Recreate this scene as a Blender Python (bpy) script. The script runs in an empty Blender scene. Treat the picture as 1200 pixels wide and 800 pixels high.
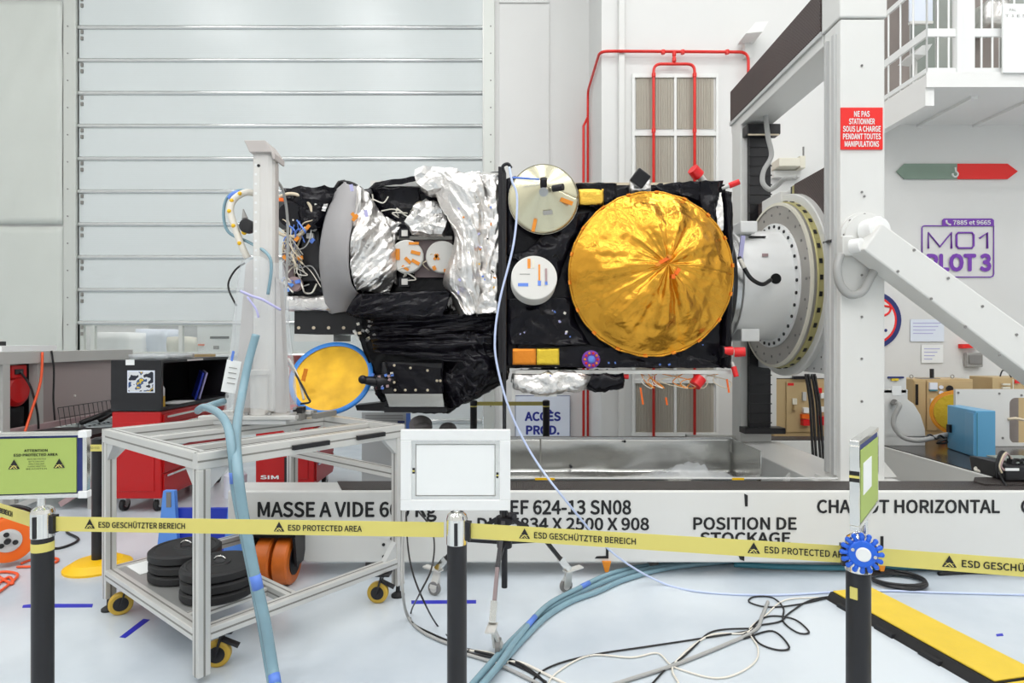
import bpy, bmesh, math, random
from mathutils import Vector, Matrix, noise
PI = math.pi
rnd = random.Random(7)
scene = bpy.context.scene
COL = scene.collection

# ---------------------------------------------------------------- camera, world, light, exposure
F = 700.0                                   # focal length in pixels of the 1200 x 800 frame
CH = 1.6                                    # eye height
cam_d = bpy.data.cameras.new('camera'); cam = bpy.data.objects.new('camera', cam_d); COL.objects.link(cam)
cam_d.sensor_width = 36.0; cam_d.lens = 36.0 * F / 1200.0; cam_d.clip_end = 200; cam_d.clip_start = 0.05
cam.location = (0, 0, CH); cam.rotation_euler = (PI / 2, 0, 0)
scene.camera = cam
world = bpy.data.worlds.new('world'); scene.world = world; world.use_nodes = True
world.node_tree.nodes['Background'].inputs[0].default_value = (0.95, 0.98, 1.0, 1)
world.node_tree.nodes['Background'].inputs[1].default_value = 0.3
vs = scene.view_settings
vs.view_transform = 'Standard'; vs.look = 'None'; vs.gamma = 1.0; vs.use_curve_mapping = False
vs.exposure = 0.0
scene.cycles.diffuse_bounces = 8
LAMP_W = 51.0                               # watts of each ceiling panel
LAMPS = [(x, y) for x in (-7.2, -3.6, 0.0, 3.6, 7.2) for y in (-5.8, -3.2, -0.6, 2.0, 4.5)]
CEIL = 10.0

# ---------------------------------------------------------------- helpers
def P(px, py, Y): return Vector(((px - 600) / F * Y, Y, CH - (py - 400) / F * Y))
def XZ(px, py, Y): p = P(px, py, Y); return (p.x, p.z)
def FL(px, py, z=0.0):
    Y = (CH - z) * F / (py - 400); return Vector(((px - 600) / F * Y, Y, z))
def lin(h):
    h = h.lstrip('#'); o = []
    for i in (0, 2, 4):
        c = int(h[i:i + 2], 16) / 255; o.append(c / 12.92 if c <= .04045 else ((c + .055) / 1.055) ** 2.4)
    return (*o, 1)
MATS = {}
def M(name, col, rough=.5, metal=0., bump=None, var=None, spec=.5, coat=0., bumpkind='noise', aniso=None):
    """procedural principled material; bump=(scale,strength), var=(scale,amount)"""
    if name in MATS: return MATS[name]
    m = bpy.data.materials.new(name); m.use_nodes = True; nt = m.node_tree; b = nt.nodes['Principled BSDF']
    c = lin(col) if isinstance(col, str) else (*col, 1)
    b.inputs['Base Color'].default_value = c; b.inputs['Roughness'].default_value = rough
    b.inputs['Metallic'].default_value = metal; b.inputs['Specular IOR Level'].default_value = spec
    b.inputs['Coat Weight'].default_value = coat
    tc = nt.nodes.new('ShaderNodeTexCoord')
    if var:
        n = nt.nodes.new('ShaderNodeTexNoise'); n.inputs['Scale'].default_value = var[0]; n.inputs['Detail'].default_value = 5
        nt.links.new(tc.outputs['Object'], n.inputs['Vector'])
        r = nt.nodes.new('ShaderNodeMapRange'); r.inputs[3].default_value = 1 - var[1]; r.inputs[4].default_value = 1 + var[1]
        r.inputs[1].default_value = .25; r.inputs[2].default_value = .75
        nt.links.new(n.outputs[0], r.inputs[0])
        x = nt.nodes.new('ShaderNodeVectorMath'); x.operation = 'MULTIPLY'; x.inputs[0].default_value = c[:3]
        nt.links.new(r.outputs[0], x.inputs[1]); nt.links.new(x.outputs[0], b.inputs['Base Color'])
    if bump:
        if bumpkind == 'wave':
            n = nt.nodes.new('ShaderNodeTexWave'); n.bands_direction = aniso or 'Z'; n.inputs['Scale'].default_value = bump[0]
            n.inputs['Distortion'].default_value = 0
            out = n.outputs['Fac'] if 'Fac' in n.outputs else n.outputs[1]
        elif bumpkind == 'voronoi':
            n = nt.nodes.new('ShaderNodeTexVoronoi'); n.feature = 'DISTANCE_TO_EDGE'; n.inputs['Scale'].default_value = bump[0]; out = n.outputs['Distance']
        else:
            n = nt.nodes.new('ShaderNodeTexNoise'); n.inputs['Scale'].default_value = bump[0]; n.inputs['Detail'].default_value = 6
            out = n.outputs[0]
        if bumpkind == 'voronoi':
            w = nt.nodes.new('ShaderNodeTexNoise'); w.inputs['Scale'].default_value = bump[0] * .6; w.inputs['Detail'].default_value = 3
            nt.links.new(tc.outputs['Object'], w.inputs['Vector'])
            mx = nt.nodes.new('ShaderNodeVectorMath'); mx.operation = 'MULTIPLY_ADD'; mx.inputs[1].default_value = (.35, .35, .35)
            nt.links.new(w.outputs[1], mx.inputs[0]); nt.links.new(tc.outputs['Object'], mx.inputs[2]); nt.links.new(mx.outputs[0], n.inputs['Vector'])
        else: nt.links.new(tc.outputs['Object'], n.inputs['Vector'])
        bp = nt.nodes.new('ShaderNodeBump'); bp.inputs['Strength'].default_value = bump[1]; bp.inputs['Distance'].default_value = .02
        nt.links.new(out, bp.inputs['Height']); nt.links.new(bp.outputs[0], b.inputs['Normal'])
    MATS[name] = m; return m
def glassy(name, col, alpha, rough=.08):
    m = bpy.data.materials.new(name); m.use_nodes = True; nt = m.node_tree
    b = nt.nodes['Principled BSDF']; b.inputs['Base Color'].default_value = lin(col); b.inputs['Roughness'].default_value = rough
    b.inputs['Alpha'].default_value = alpha; b.inputs['Specular IOR Level'].default_value = .8
    MATS[name] = m; return m
def emis(name, col, s):
    m = bpy.data.materials.new(name); m.use_nodes = True; b = m.node_tree.nodes['Principled BSDF']
    b.inputs['Base Color'].default_value = lin(col); b.inputs['Emission Color'].default_value = lin(col); b.inputs['Emission Strength'].default_value = s
    MATS[name] = m; return m

def spl(pts, n=8, closed=False):
    pts = [Vector(p) for p in pts]; out = []; L = len(pts)
    for i in range(L if closed else L - 1):
        if closed: a, b, c, d = pts[i - 1], pts[i], pts[(i + 1) % L], pts[(i + 2) % L]
        else: a, b, c, d = pts[max(i - 1, 0)], pts[i], pts[i + 1], pts[min(i + 2, L - 1)]
        for k in range(n):
            t = k / n
            out.append(.5 * ((2 * b) + (c - a) * t + (2 * a - 5 * b + 4 * c - d) * t * t + (3 * b - a - 3 * c + d) * t ** 3))
    if not closed: out.append(pts[-1])
    return out
def rot(rx=0, ry=0, rz=0): return Matrix.Rotation(rz, 3, 'Z') @ Matrix.Rotation(ry, 3, 'Y') @ Matrix.Rotation(rx, 3, 'X')
ORG = {}
class MB:
    def __init__(s): s.v = []; s.f = []; s.s = []
    def add(s, vs, fs, smooth=False):
        k = len(s.v); s.v += [tuple(v) for v in vs]; s.f += [tuple(i + k for i in f) for f in fs]; s.s += [smooth] * len(fs); return s
    def box(s, x0, y0, z0, x1, y1, z1):
        if x0 > x1: x0, x1 = x1, x0
        if y0 > y1: y0, y1 = y1, y0
        if z0 > z1: z0, z1 = z1, z0
        return s.add([(x0,y0,z0),(x1,y0,z0),(x1,y1,z0),(x0,y1,z0),(x0,y0,z1),(x1,y0,z1),(x1,y1,z1),(x0,y1,z1)],
                     [(3,2,1,0),(4,5,6,7),(0,1,5,4),(1,2,6,5),(2,3,7,6),(3,0,4,7)])
    def obox(s, c, size, R=None):
        c = Vector(c); R = R or Matrix.Identity(3); vs = []
        for z in (-.5, .5):
            for x, y in ((-.5,-.5),(.5,-.5),(.5,.5),(-.5,.5)): vs.append(c + R @ Vector((x*size[0], y*size[1], z*size[2])))
        return s.add(vs, [(3,2,1,0),(4,5,6,7),(0,1,5,4),(1,2,6,5),(2,3,7,6),(3,0,4,7)])
    def bar(s, a, b, w, h, up=(0,0,1)):
        a = Vector(a); b = Vector(b); d = b - a; L = d.length; x = d.normalized(); y = Vector(up).cross(x)
        if y.length < 1e-4: y = Vector((0,1,0)).cross(x)
        y.normalize(); z = x.cross(y); R = Matrix((x, y, z)).transposed()
        return s.obox((a + b) / 2, (L, w, h), R)
    def cyl(s, a, b, r, r2=None, n=20, caps=True, smooth=True):
        a = Vector(a); b = Vector(b); return s.lathe(a, b - a, [(0, r), ((b - a).length, r if r2 is None else r2)], n, caps, smooth)
    def lathe(s, o, ax, prof, n=32, caps=True, smooth=True, share=False):
        """profile = [(height, radius)]; each band has its own verts so that edges stay crisp"""
        o = Vector(o); z = Vector(ax).normalized(); x = z.orthogonal().normalized(); y = z.cross(x)
        ring = lambda h, r: [o + z * h + (x * math.cos(2*PI*i/n) + y * math.sin(2*PI*i/n)) * r for i in range(n)]
        if share:
            vs = []; fs = []
            for h, r in prof: vs += ring(h, r)
            for k in range(len(prof) - 1):
                fs += [(k*n+i, k*n+(i+1) % n, (k+1)*n+(i+1) % n, (k+1)*n+i) for i in range(n)]
            s.add(vs, fs, smooth)
        else:
            for (h0, r0), (h1, r1) in zip(prof, prof[1:]):
                s.add(ring(h0, r0) + ring(h1, r1), [(i, (i+1) % n, n+(i+1) % n, n+i) for i in range(n)], smooth)
        if caps:
            if prof[0][1] > 1e-5: s.add(ring(*prof[0]), [tuple(range(n))[::-1]])
            if prof[-1][1] > 1e-5: s.add(ring(*prof[-1]), [tuple(range(n))])
        return s
    def tube(s, pts, r, n=8, closed=False, smooth=True):
        pts = [Vector(p) for p in pts]; L = len(pts); vs = []; nrm = None
        for i, p in enumerate(pts):
            if closed: t = pts[(i + 1) % L] - pts[i - 1]
            else: t = pts[min(i + 1, L - 1)] - pts[max(i - 1, 0)]
            if t.length < 1e-9: t = Vector((0, 0, 1))
            t.normalize()
            if nrm is None: nrm = t.orthogonal()
            nrm = nrm - t * nrm.dot(t)
            if nrm.length < 1e-6: nrm = t.orthogonal()
            nrm.normalize(); b = t.cross(nrm); rr = r(i / max(L - 1, 1)) if callable(r) else r
            vs += [p + (nrm * math.cos(2*PI*k/n) + b * math.sin(2*PI*k/n)) * rr for k in range(n)]
        fs = [(i*n+k, i*n+(k+1) % n, ((i+1) % L)*n+(k+1) % n, ((i+1) % L)*n+k) for i in range(L if closed else L - 1) for k in range(n)]
        if not closed: fs += [tuple(range(n))[::-1], tuple((L-1)*n+k for k in range(n))]
        return s.add(vs, fs, smooth)
    def prism(s, poly, ax, a, b):
        n = len(poly)
        def pt(u, v, w): return {'y': (u, w, v), 'z': (u, v, w), 'x': (w, u, v)}[ax]
        return s.add([pt(u, v, a) for u, v in poly] + [pt(u, v, b) for u, v in poly],
                     [tuple(range(n)), tuple(range(2*n-1, n-1, -1))] + [(i, n+i, n+(i+1) % n, (i+1) % n) for i in range(n)])
    def sphere(s, c, r, nu=16, nv=10, sc=(1,1,1), R=None):
        c = Vector(c); vs = []; R = R or Matrix.Identity(3)
        for j in range(nv + 1):
            th = PI * j / nv
            for i in range(nu):
                ph = 2*PI*i/nu; vs.append(c + R @ Vector((r*sc[0]*math.sin(th)*math.cos(ph), r*sc[1]*math.sin(th)*math.sin(ph), r*sc[2]*math.cos(th))))
        return s.add(vs, [(j*nu+i, (j+1)*nu+i, (j+1)*nu+(i+1) % nu, j*nu+(i+1) % nu) for j in range(nv) for i in range(nu)], True)
    def grid(s, rows, smooth=True):
        nr = len(rows); nc = len(rows[0])
        return s.add([p for r in rows for p in r], [(j*nc+i, j*nc+i+1, (j+1)*nc+i+1, (j+1)*nc+i) for j in range(nr-1) for i in range(nc-1)], smooth)
    def build(s, name, mat, parent=None, bevel=0, solid=0, shadeall=None, fixn=True):
        me = bpy.data.meshes.new(name); off = Vector((0, 0, 0)); loc = None
        if parent is not None: off = ORG.get(parent.name, off)
        else:
            xs = list(zip(*s.v)); off = Vector(((min(xs[0])+max(xs[0]))/2, (min(xs[1])+max(xs[1]))/2, min(xs[2]))); loc = off
        me.from_pydata([(v[0]-off[0], v[1]-off[1], v[2]-off[2]) for v in s.v], [], s.f)
        if shadeall is not None: s.s = [shadeall] * len(s.f)
        me.polygons.foreach_set('use_smooth', s.s)
        if fixn:
            bm = bmesh.new(); bm.from_mesh(me); bmesh.ops.recalc_face_normals(bm, faces=bm.faces); bm.to_mesh(me); bm.free()
        me.materials.append(MATS[mat] if isinstance(mat, str) else mat); me.update()
        o = bpy.data.objects.new(name, me); COL.objects.link(o)
        if loc is not None: o.location = loc
        if parent is not None: o.parent = parent; ORG[o.name] = off
        else: ORG[o.name] = off
        if solid: m = o.modifiers.new('solid', 'SOLIDIFY'); m.thickness = abs(solid); m.offset = -1 if solid > 0 else 1
        if bevel: m = o.modifiers.new('bevel', 'BEVEL'); m.width = bevel; m.segments = 2; m.limit_method = 'ANGLE'; m.angle_limit = .7
        return o
def bx(name, mat, parent, *a, bevel=0): return MB().box(*a).build(name, mat, parent, bevel=bevel)
def thing(name, label, cat, loc=(0,0,0), rz=0, group=None, local=False):
    o = bpy.data.objects.new(name, None); COL.objects.link(o); o.location = loc; o.rotation_euler = (0, 0, rz); o.empty_display_size = .1
    ORG[o.name] = Vector((0,0,0)) if local else Vector(loc)
    return tag(o, label, cat, group)
def tag(o, label, cat, group=None, kind=None):
    o['label'] = label; o['category'] = cat
    if group: o['group'] = group
    if kind: o['kind'] = kind
    return o
def struct(o, label=None, cat=None):
    o['kind'] = 'structure'
    if label: o['label'] = label
    if cat: o['category'] = cat
    return o
def dup(root, loc, rz=0, label=None, group=None):
    r = root.copy(); COL.objects.link(r); r.location = loc; r.rotation_euler = (0, 0, rz)
    if label: r['label'] = label
    if group: r['group'] = group
    for ch in list(root.children):
        c = ch.copy(); COL.objects.link(c); c.parent = r
        for g in list(ch.children):
            d = g.copy(); COL.objects.link(d); d.parent = c
    return r
def clones(o, offs):
    """copies of a part at offsets from it, sharing its mesh"""
    for q in offs:
        c = o.copy(); COL.objects.link(c); c.location = o.location + Vector(q)
# ---- lettering
_T = {}
try:
    import os
    FONT = bpy.data.fonts.load(os.path.join(bpy.utils.resource_path('LOCAL'), 'datafiles', 'fonts', 'Noto Sans CJK Regular.woff2'))
except Exception: FONT = None
def text_geo(t):
    if t in _T: return _T[t]
    cu = bpy.data.curves.new('lettering', 'FONT'); cu.body = t; cu.size = 1; cu.resolution_u = 3; cu.fill_mode = 'FRONT'
    if FONT: cu.font = FONT
    ob = bpy.data.objects.new('lettering', cu); me = ob.to_mesh()
    r = ([(v.co.x, v.co.y) for v in me.vertices], [tuple(p.vertices) for p in me.polygons])
    ob.to_mesh_clear(); bpy.data.objects.remove(ob); bpy.data.curves.remove(cu); _T[t] = r; return r
def text(parent, t, mat, o, xd, zd, h, w=None, center=False, bold=.0, name='lettering'):
    """flat print, one mesh for each word: o = start of the baseline, xd / zd = unit directions, h = cap height, w = full width"""
    vs, fs = text_geo(t); cap = max(v[1] for v in text_geo('H')[0])
    x0 = min(v[0] for v in vs); x1 = max(v[0] for v in vs); k = h / cap; kx = w / (x1 - x0) if w else k
    o = Vector(o); xd = Vector(xd).normalized(); zd = Vector(zd).normalized(); out = None
    sh = (x1 - x0) * kx / 2 if center else 0
    iv = sorted((min(vs[i][0] for i in f), max(vs[i][0] for i in f)) for f in fs); cut = []; e = iv[0][1]
    for a, b in iv:
        if a > e + .17: cut.append((a + e) / 2)
        e = max(e, b)
    words = {}
    for f in fs: words.setdefault(sum(vs[f[0]][0] > c for c in cut), []).append(f)
    d = bold * 1.6 * cap
    for kf in sorted(words):
        m = MB(); idx = {}; pv = []; pf = []
        for f in words[kf]:
            for i in f:
                if i not in idx: idx[i] = len(pv); pv.append(vs[i])
            pf.append(tuple(idx[i] for i in f))
        nn = xd.cross(zd) * .00015
        for q_, (dx, dy) in enumerate(((0, 0),) if not bold else [(d * math.cos(PI * i_ / 4), d * math.sin(PI * i_ / 4)) for i_ in range(8)] + [(0, 0)]):
            m.add([o + nn * q_ + xd * ((x + dx - x0) * kx - sh) + zd * ((y + dy) * k) for x, y in pv], pf)
        q = m.build(name, mat, parent, fixn=False); out = out or q
    return out
# ---- crumpled foil
def crease(p, f, seed=0):
    q = Vector(p) * f + Vector((seed * 3.1, seed * 1.7, seed * 5.3)); h = 0; a = 1
    for _ in range(3):
        h += a * (1 - 2.6 * abs(noise.noise(q))); q = q * 2.03 + Vector((1.3, 4.2, 7.7)); a *= .5
    return h * .5
def foilify(bm, amp, f, seed=0):
    bm.normal_update()
    d = [(v, v.normal.copy() * amp * crease(v.co, f, seed)) for v in bm.verts]
    for v, q in d: v.co += q
def from_bm(bm, name, mat, parent, smooth=True):
    me = bpy.data.meshes.new(name); off = ORG.get(parent.name, Vector((0,0,0)))
    for v in bm.verts: v.co -= off
    for f in bm.faces: f.smooth = smooth
    bm.to_mesh(me); bm.free(); me.materials.append(MATS[mat])
    o = bpy.data.objects.new(name, me); COL.objects.link(o); o.parent = parent; ORG[o.name] = off; return o
def foil_box(name, mat, parent, x0, y0, z0, x1, y1, z1, res=.05, amp=.02, f=5, seed=0, smooth=True):
    bm = bmesh.new()
    def face(fn, a, b):
        na = max(2, int(a / res)); nb = max(2, int(b / res))
        g = [[bm.verts.new(fn(i / na, j / nb)) for i in range(na + 1)] for j in range(nb + 1)]
        for j in range(nb):
            for i in range(na): bm.faces.new((g[j][i], g[j][i+1], g[j+1][i+1], g[j+1][i]))
    dx, dy, dz = x1-x0, y1-y0, z1-z0
    for y in (y0, y1): face(lambda u, v: (x0+u*dx, y, z0+v*dz), dx, dz)
    for x in (x0, x1): face(lambda u, v: (x, y0+u*dy, z0+v*dz), dy, dz)
    for z in (z0, z1): face(lambda u, v: (x0+u*dx, y0+v*dy, z), dx, dy)
    bmesh.ops.remove_doubles(bm, verts=bm.verts, dist=res * .3); bmesh.ops.recalc_face_normals(bm, faces=bm.faces)
    foilify(bm, amp, f, seed); return from_bm(bm, name, mat, parent, smooth)
def foil_prism(name, mat, parent, poly, y0, y1, cuts=3, amp=.03, f=5, seed=0, smooth=True):
    bm = bmesh.new()
    vs = [bm.verts.new((x, y0, z)) for x, z in poly]; fc = bm.faces.new(vs)
    r = bmesh.ops.extrude_face_region(bm, geom=[fc]); bmesh.ops.translate(bm, verts=[g for g in r['geom'] if isinstance(g, bmesh.types.BMVert)], vec=(0, y1-y0, 0))
    bmesh.ops.recalc_face_normals(bm, faces=bm.faces); bmesh.ops.triangulate(bm, faces=bm.faces)
    for _ in range(cuts + 2):
        ed = [e for e in bm.edges if e.calc_length() > .055]
        if not ed: break
        bmesh.ops.subdivide_edges(bm, edges=ed, cuts=1); bmesh.ops.triangulate(bm, faces=bm.faces)
    bmesh.ops.recalc_face_normals(bm, faces=bm.faces)
    foilify(bm, amp, f, seed); return from_bm(bm, name, mat, parent, smooth)
def loft(name, mat, parent, A, B, nu=20, nv=30, amp=.02, f=6, bulge=0., seed=0, solid=.006, smooth=True, pleat=None):
    """sheet between two 3-D boundary curves; bulge pushes its middle towards -Y"""
    a = spl(A, 6); b = spl(B, 6); rows = []
    def at(c, t): q = t * (len(c) - 1); i = min(int(q), len(c) - 2); return c[i].lerp(c[i+1], q - i)
    for j in range(nv + 1):
        p, q = at(a, j / nv), at(b, j / nv); row = []
        for i in range(nu + 1):
            u = i / nu; w = p.lerp(q, u); w = w + Vector((0, -bulge * 4 * u * (1 - u), 0))
            h = crease(w, f, seed) if pleat is None else .45 * crease(w, f, seed) + .9 * crease((u * pleat[0], j / nv * pleat[1] + u * pleat[2], seed), 1, seed); row.append(w + Vector((h * .35, -h, h * .35)) * amp)
        rows.append(row)
    m = MB(); m.grid(rows, smooth); return m.build(name, mat, parent, solid=solid)

# ---------------------------------------------------------------- materials
M('wall', '#dcdcda', .55, var=(1.3, .015)); M('wall_warm', '#dad8d2', .6, var=(1.5, .015))
M('drape', '#ccd0ca', .5, var=(1.2, .03), bump=(1.2, .25))
M('door_panel', '#d0d6d6', .22, bump=(14, .06), bumpkind='wave')
M('rail_metal', '#d2d5d4', .12, .7); M('jamb', '#cbcec9', .45, .3)
M('ceiling', '#e6e7e5', .8)
M('white', '#dbdbd8', .32, var=(2, .012)); M('white_gloss', '#e9eae9', .2); M('white_matte', '#e8e8e6', .65)
M('black', '#17161a', .4); M('rubber', '#1b1b1d', .6); M('dark_metal', '#2a292c', .35, .6); M('void', '#060607', .9)
M('ribbed_dark', '#5d504d', .5, bump=(22, .8), bumpkind='wave', aniso='DIAGONAL')
M('tread', '#4b4644', .45, bump=(30, .6), bumpkind='wave', aniso='X')
M('grey_disc', '#a9a59f', .35, .5, var=(4, .05)); M('grey', '#9b9a97', .5); M('tower_grey', '#d3d0cc', .35); M('tower_plate', '#b9b2ae', .45); M('light_grey', '#c4c5c4', .45); M('mid_grey', '#7f7d7b', .5)
M('olive', '#b8b07a', .45, .3); M('steel', '#b9b9b8', .25, .95, var=(6, .1)); M('chrome', '#e6e4df', .08, 1.0)
M('alu', '#d6d5d1', .35, .4, var=(8, .03)); M('alu_dark', '#8b8984', .5, .3)
M('sheet_metal', '#c2c2bf', .25, .92, bump=(2.2, .5), var=(2, .15))
M('red_paint', '#b90a0d', .35); M('pipe_red', '#e2261c', .3); M('red_sign', '#e81f1a', .4); M('red_cap', '#dd1c20', .3)
M('orange', '#ef6a12', .35); M('orange_pu', '#c9651a', .4, var=(9, .18)); M('yellow_base', '#f2bf10', .45); M('yellow_pu', '#c9a53a', .45)
M('belt', '#d9cd70', .55); M('yellow_lid', '#dcbd38', .55, var=(7, .05), bump=(60, .15)); M('ink', '#1a1a1c', .6)
M('blue_tape', '#2a2fb5', .5); M('blue_paint', '#1e39b5', .45); M('blue_light', '#5f97ea', .45); M('blue_box', '#62a6cf', .35)
M('blue_rim', '#2f7fd0', .45); M('blue_puck', '#1e63d8', .35); M('blue_text', '#27318f', .6)
M('lime', '#a9bd62', .6); M('purple', '#7a3fae', .6); M('navy', '#25306f', .6)
M('green_sign', '#7d9183', .5); M('paper', '#eceeed', .8); M('paper_blue', '#dfe6f2', .8)
M('mauve', '#9a8d8b', .5, var=(3, .02)); M('grey_frame', '#b4b3af', .45); M('mauve_rail', '#a98f90', .5)
M('beige', '#bfa67a', .5); M('beige_light', '#dcd8c8', .5)
M('louvre', '#b3ada0', .55, .1); M('frame_white', '#e3e4e1', .4)
M('gold_foil', (.70, .34, .035), .25, .86, bump=(8, .32), bumpkind='voronoi', var=(4, .14))
M('gold_dish', (.54, .31, .016), .36, .6, var=(6, .25), bump=(5, .15)); M('gold_small', (.85, .52, .08), .3, .9, bump=(30, .4))
M('orange_foil', (.85, .28, .03), .35, .7, bump=(30, .4)); M('yellow_foil', (.88, .62, .06), .3, .8, bump=(30, .4))
M('silver_foil', '#ebe8e5', .32, .95, bump=(13, .4), bumpkind='voronoi', var=(14, .08)); M('pearl', '#d6d0b4', .26, .85, var=(3, .06))
M('black_foil', (.0055, .005, .008), .22, 0, bump=(7, .28), bumpkind='voronoi', spec=.22)
M('black_foil_soft', (.004, .004, .006), .27, 0, bump=(6, .25), spec=.2)
M('grey_reflector', '#9c9a9b', .6, var=(3, .03)); M('pad_white', '#d6d4cf', .6); M('orange_tape', '#e28a1f', .5); M('pink_dark', '#7f6f70', .5)
M('wire_white', '#e2ddd2', .5); M('wire_grey', '#a6a6a4', .5); M('wire_black', '#1a191b', .45); M('wire_beige', '#d5c7ae', .5)
M('hose_blue', '#7f9fac', .2, var=(12, .05)); M('cable_lightblue', '#c3cfee', .35); M('wire_orange', '#ec5a2c', .45); M('teal', '#3f7f8e', .35)
M('tape_blue_light', '#5d83d8', .5); M('lilac', '#b4b2dc', .5); M('amber', (.82, .32, .02), .2, 0, coat=.5)
M('cloth_grey', '#958f8f', .8, bump=(30, .4)); M('shelf_plate', '#b9bab8', .35, .6, var=(3, .05)); M('screen_grey', '#8f9790', .5)
M('glass_grey', '#9da29c', .2, var=(1.2, .18)); M('brown_panel', '#8f8580', .5, var=(2, .15))
glassy('pane', '#e4ecea', .12); glassy('plastic', '#e6ebee', .30, .12); glassy('plastic2', '#d8dde0', .45, .15)
emis('lamp', '#ffffff', 3.0)

# floor: pale blue-grey epoxy with faint stains and scuffs
def floor_mat():
    m = bpy.data.materials.new('floor_epoxy'); m.use_nodes = True; nt = m.node_tree; b = nt.nodes['Principled BSDF']
    tc = nt.nodes.new('ShaderNodeTexCoord')
    n = nt.nodes.new('ShaderNodeTexNoise'); n.inputs['Scale'].default_value = .9; n.inputs['Detail'].default_value = 6
    nt.links.new(tc.outputs['Object'], n.inputs['Vector'])
    cr = nt.nodes.new('ShaderNodeValToRGB'); e = cr.color_ramp.elements
    e[0].position = .32; e[0].color = lin('#b4bec8'); e[1].position = .62; e[1].color = lin('#d0d8de')
    nt.links.new(n.outputs[0], cr.inputs[0]); nt.links.new(cr.outputs[0], b.inputs['Base Color'])
    n2 = nt.nodes.new('ShaderNodeTexNoise'); n2.inputs['Scale'].default_value = 3; n2.inputs['Detail'].default_value = 4
    nt.links.new(tc.outputs['Object'], n2.inputs['Vector'])
    r = nt.nodes.new('ShaderNodeMapRange'); r.inputs[3].default_value = .12; r.inputs[4].default_value = .3
    nt.links.new(n2.outputs[0], r.inputs[0]); nt.links.new(r.outputs[0], b.inputs['Roughness'])
    MATS['floor_epoxy'] = m
floor_mat()

# ================================================================ THE SETTING
XL, XR, YB, YR = -9.6, 9.6, 9.3, 8.0         # hall sides, door wall, right-hand rear wall
struct(MB().box(XL - .3, -7.3, -.2, XR + .3, 13.3, 0).build('floor', 'floor_epoxy'), 'pale blue-grey glossy epoxy floor of the hall', 'floor')
struct(MB().box(XL, -7, CEIL, XR, 13, CEIL + .2).build('ceiling', 'ceiling'), 'white ceiling high above the hall', 'ceiling')
struct(MB().box(XL - .2, -7, 0, XL, 13, CEIL).build('wall_left', 'wall'), 'white side wall of the hall', 'wall')
struct(MB().box(XR, -7, 0, XR + .2, 13, CEIL).build('wall_right', 'wall'), 'white side wall beyond the mezzanine', 'wall')
struct(MB().box(XL, -7.2, 0, XR, -7, CEIL).build('wall_rear', 'wall'), 'white wall opposite the roller door', 'wall')
DX0, DX1, DTOP = -6.76, -.44, 7.4
w = MB(); w.box(XL, YB, 0, DX0, YB + .2, CEIL); w.box(DX1, YB, 0, 1.25, YB + .2, CEIL); w.box(DX0, YB, DTOP, DX1, YB + .2, CEIL)
struct(w.build('wall_back', 'wall'), 'white wall around the big roller door', 'wall')
w = MB(); w.box(1.2, YR, 0, XR, YB + .2, CEIL)
struct(w.build('wall_shaft', 'wall'), 'white wall with louvres and red pipes standing forward of the door wall', 'wall')
# grey hanging lining on the wall beside the door, two panels with a seam
def lining(name, x0, x1, z0, z1, seed, y=YB - .01):
    rows = []
    for j in range(31):
        z = z0 + (z1 - z0) * j / 30
        rows.append([Vector((x0 + (x1 - x0) * i / 24, y - .02 - .025 * noise.noise(Vector((i * .16 + j * .07 + seed, j * .05, seed)))
                    - .02 * noise.noise(Vector((i * .5 - j * .22, seed, 2))), z)) for i in range(25)])
    m = MB(); m.grid(rows); return struct(m.build(name, 'drape', solid=-.008), 'pale grey sheet lining on the wall beside the roller door', 'wall lining')
lining('trim_1', XL + .02, -6.97, 3.42, 6.88, 1.0); lining('trim_2', XL + .02, -6.97, 0.02, 3.38, 5.0)
lining('trim_3', XL + .02, -6.97, 6.92, CEIL - .05, 9.0)
# sheets right of the door
for k, (z0, z1) in enumerate(((0.02, 6.83), (6.86, CEIL - .05))):
    struct(MB().box(-.2, YB - .025, z0, 0.58, YB - .002, z1).build('trim_%d' % (4 + k), 'wall', bevel=.006), 'flat white sheet on the wall right of the roller door', 'wall lining')
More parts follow.
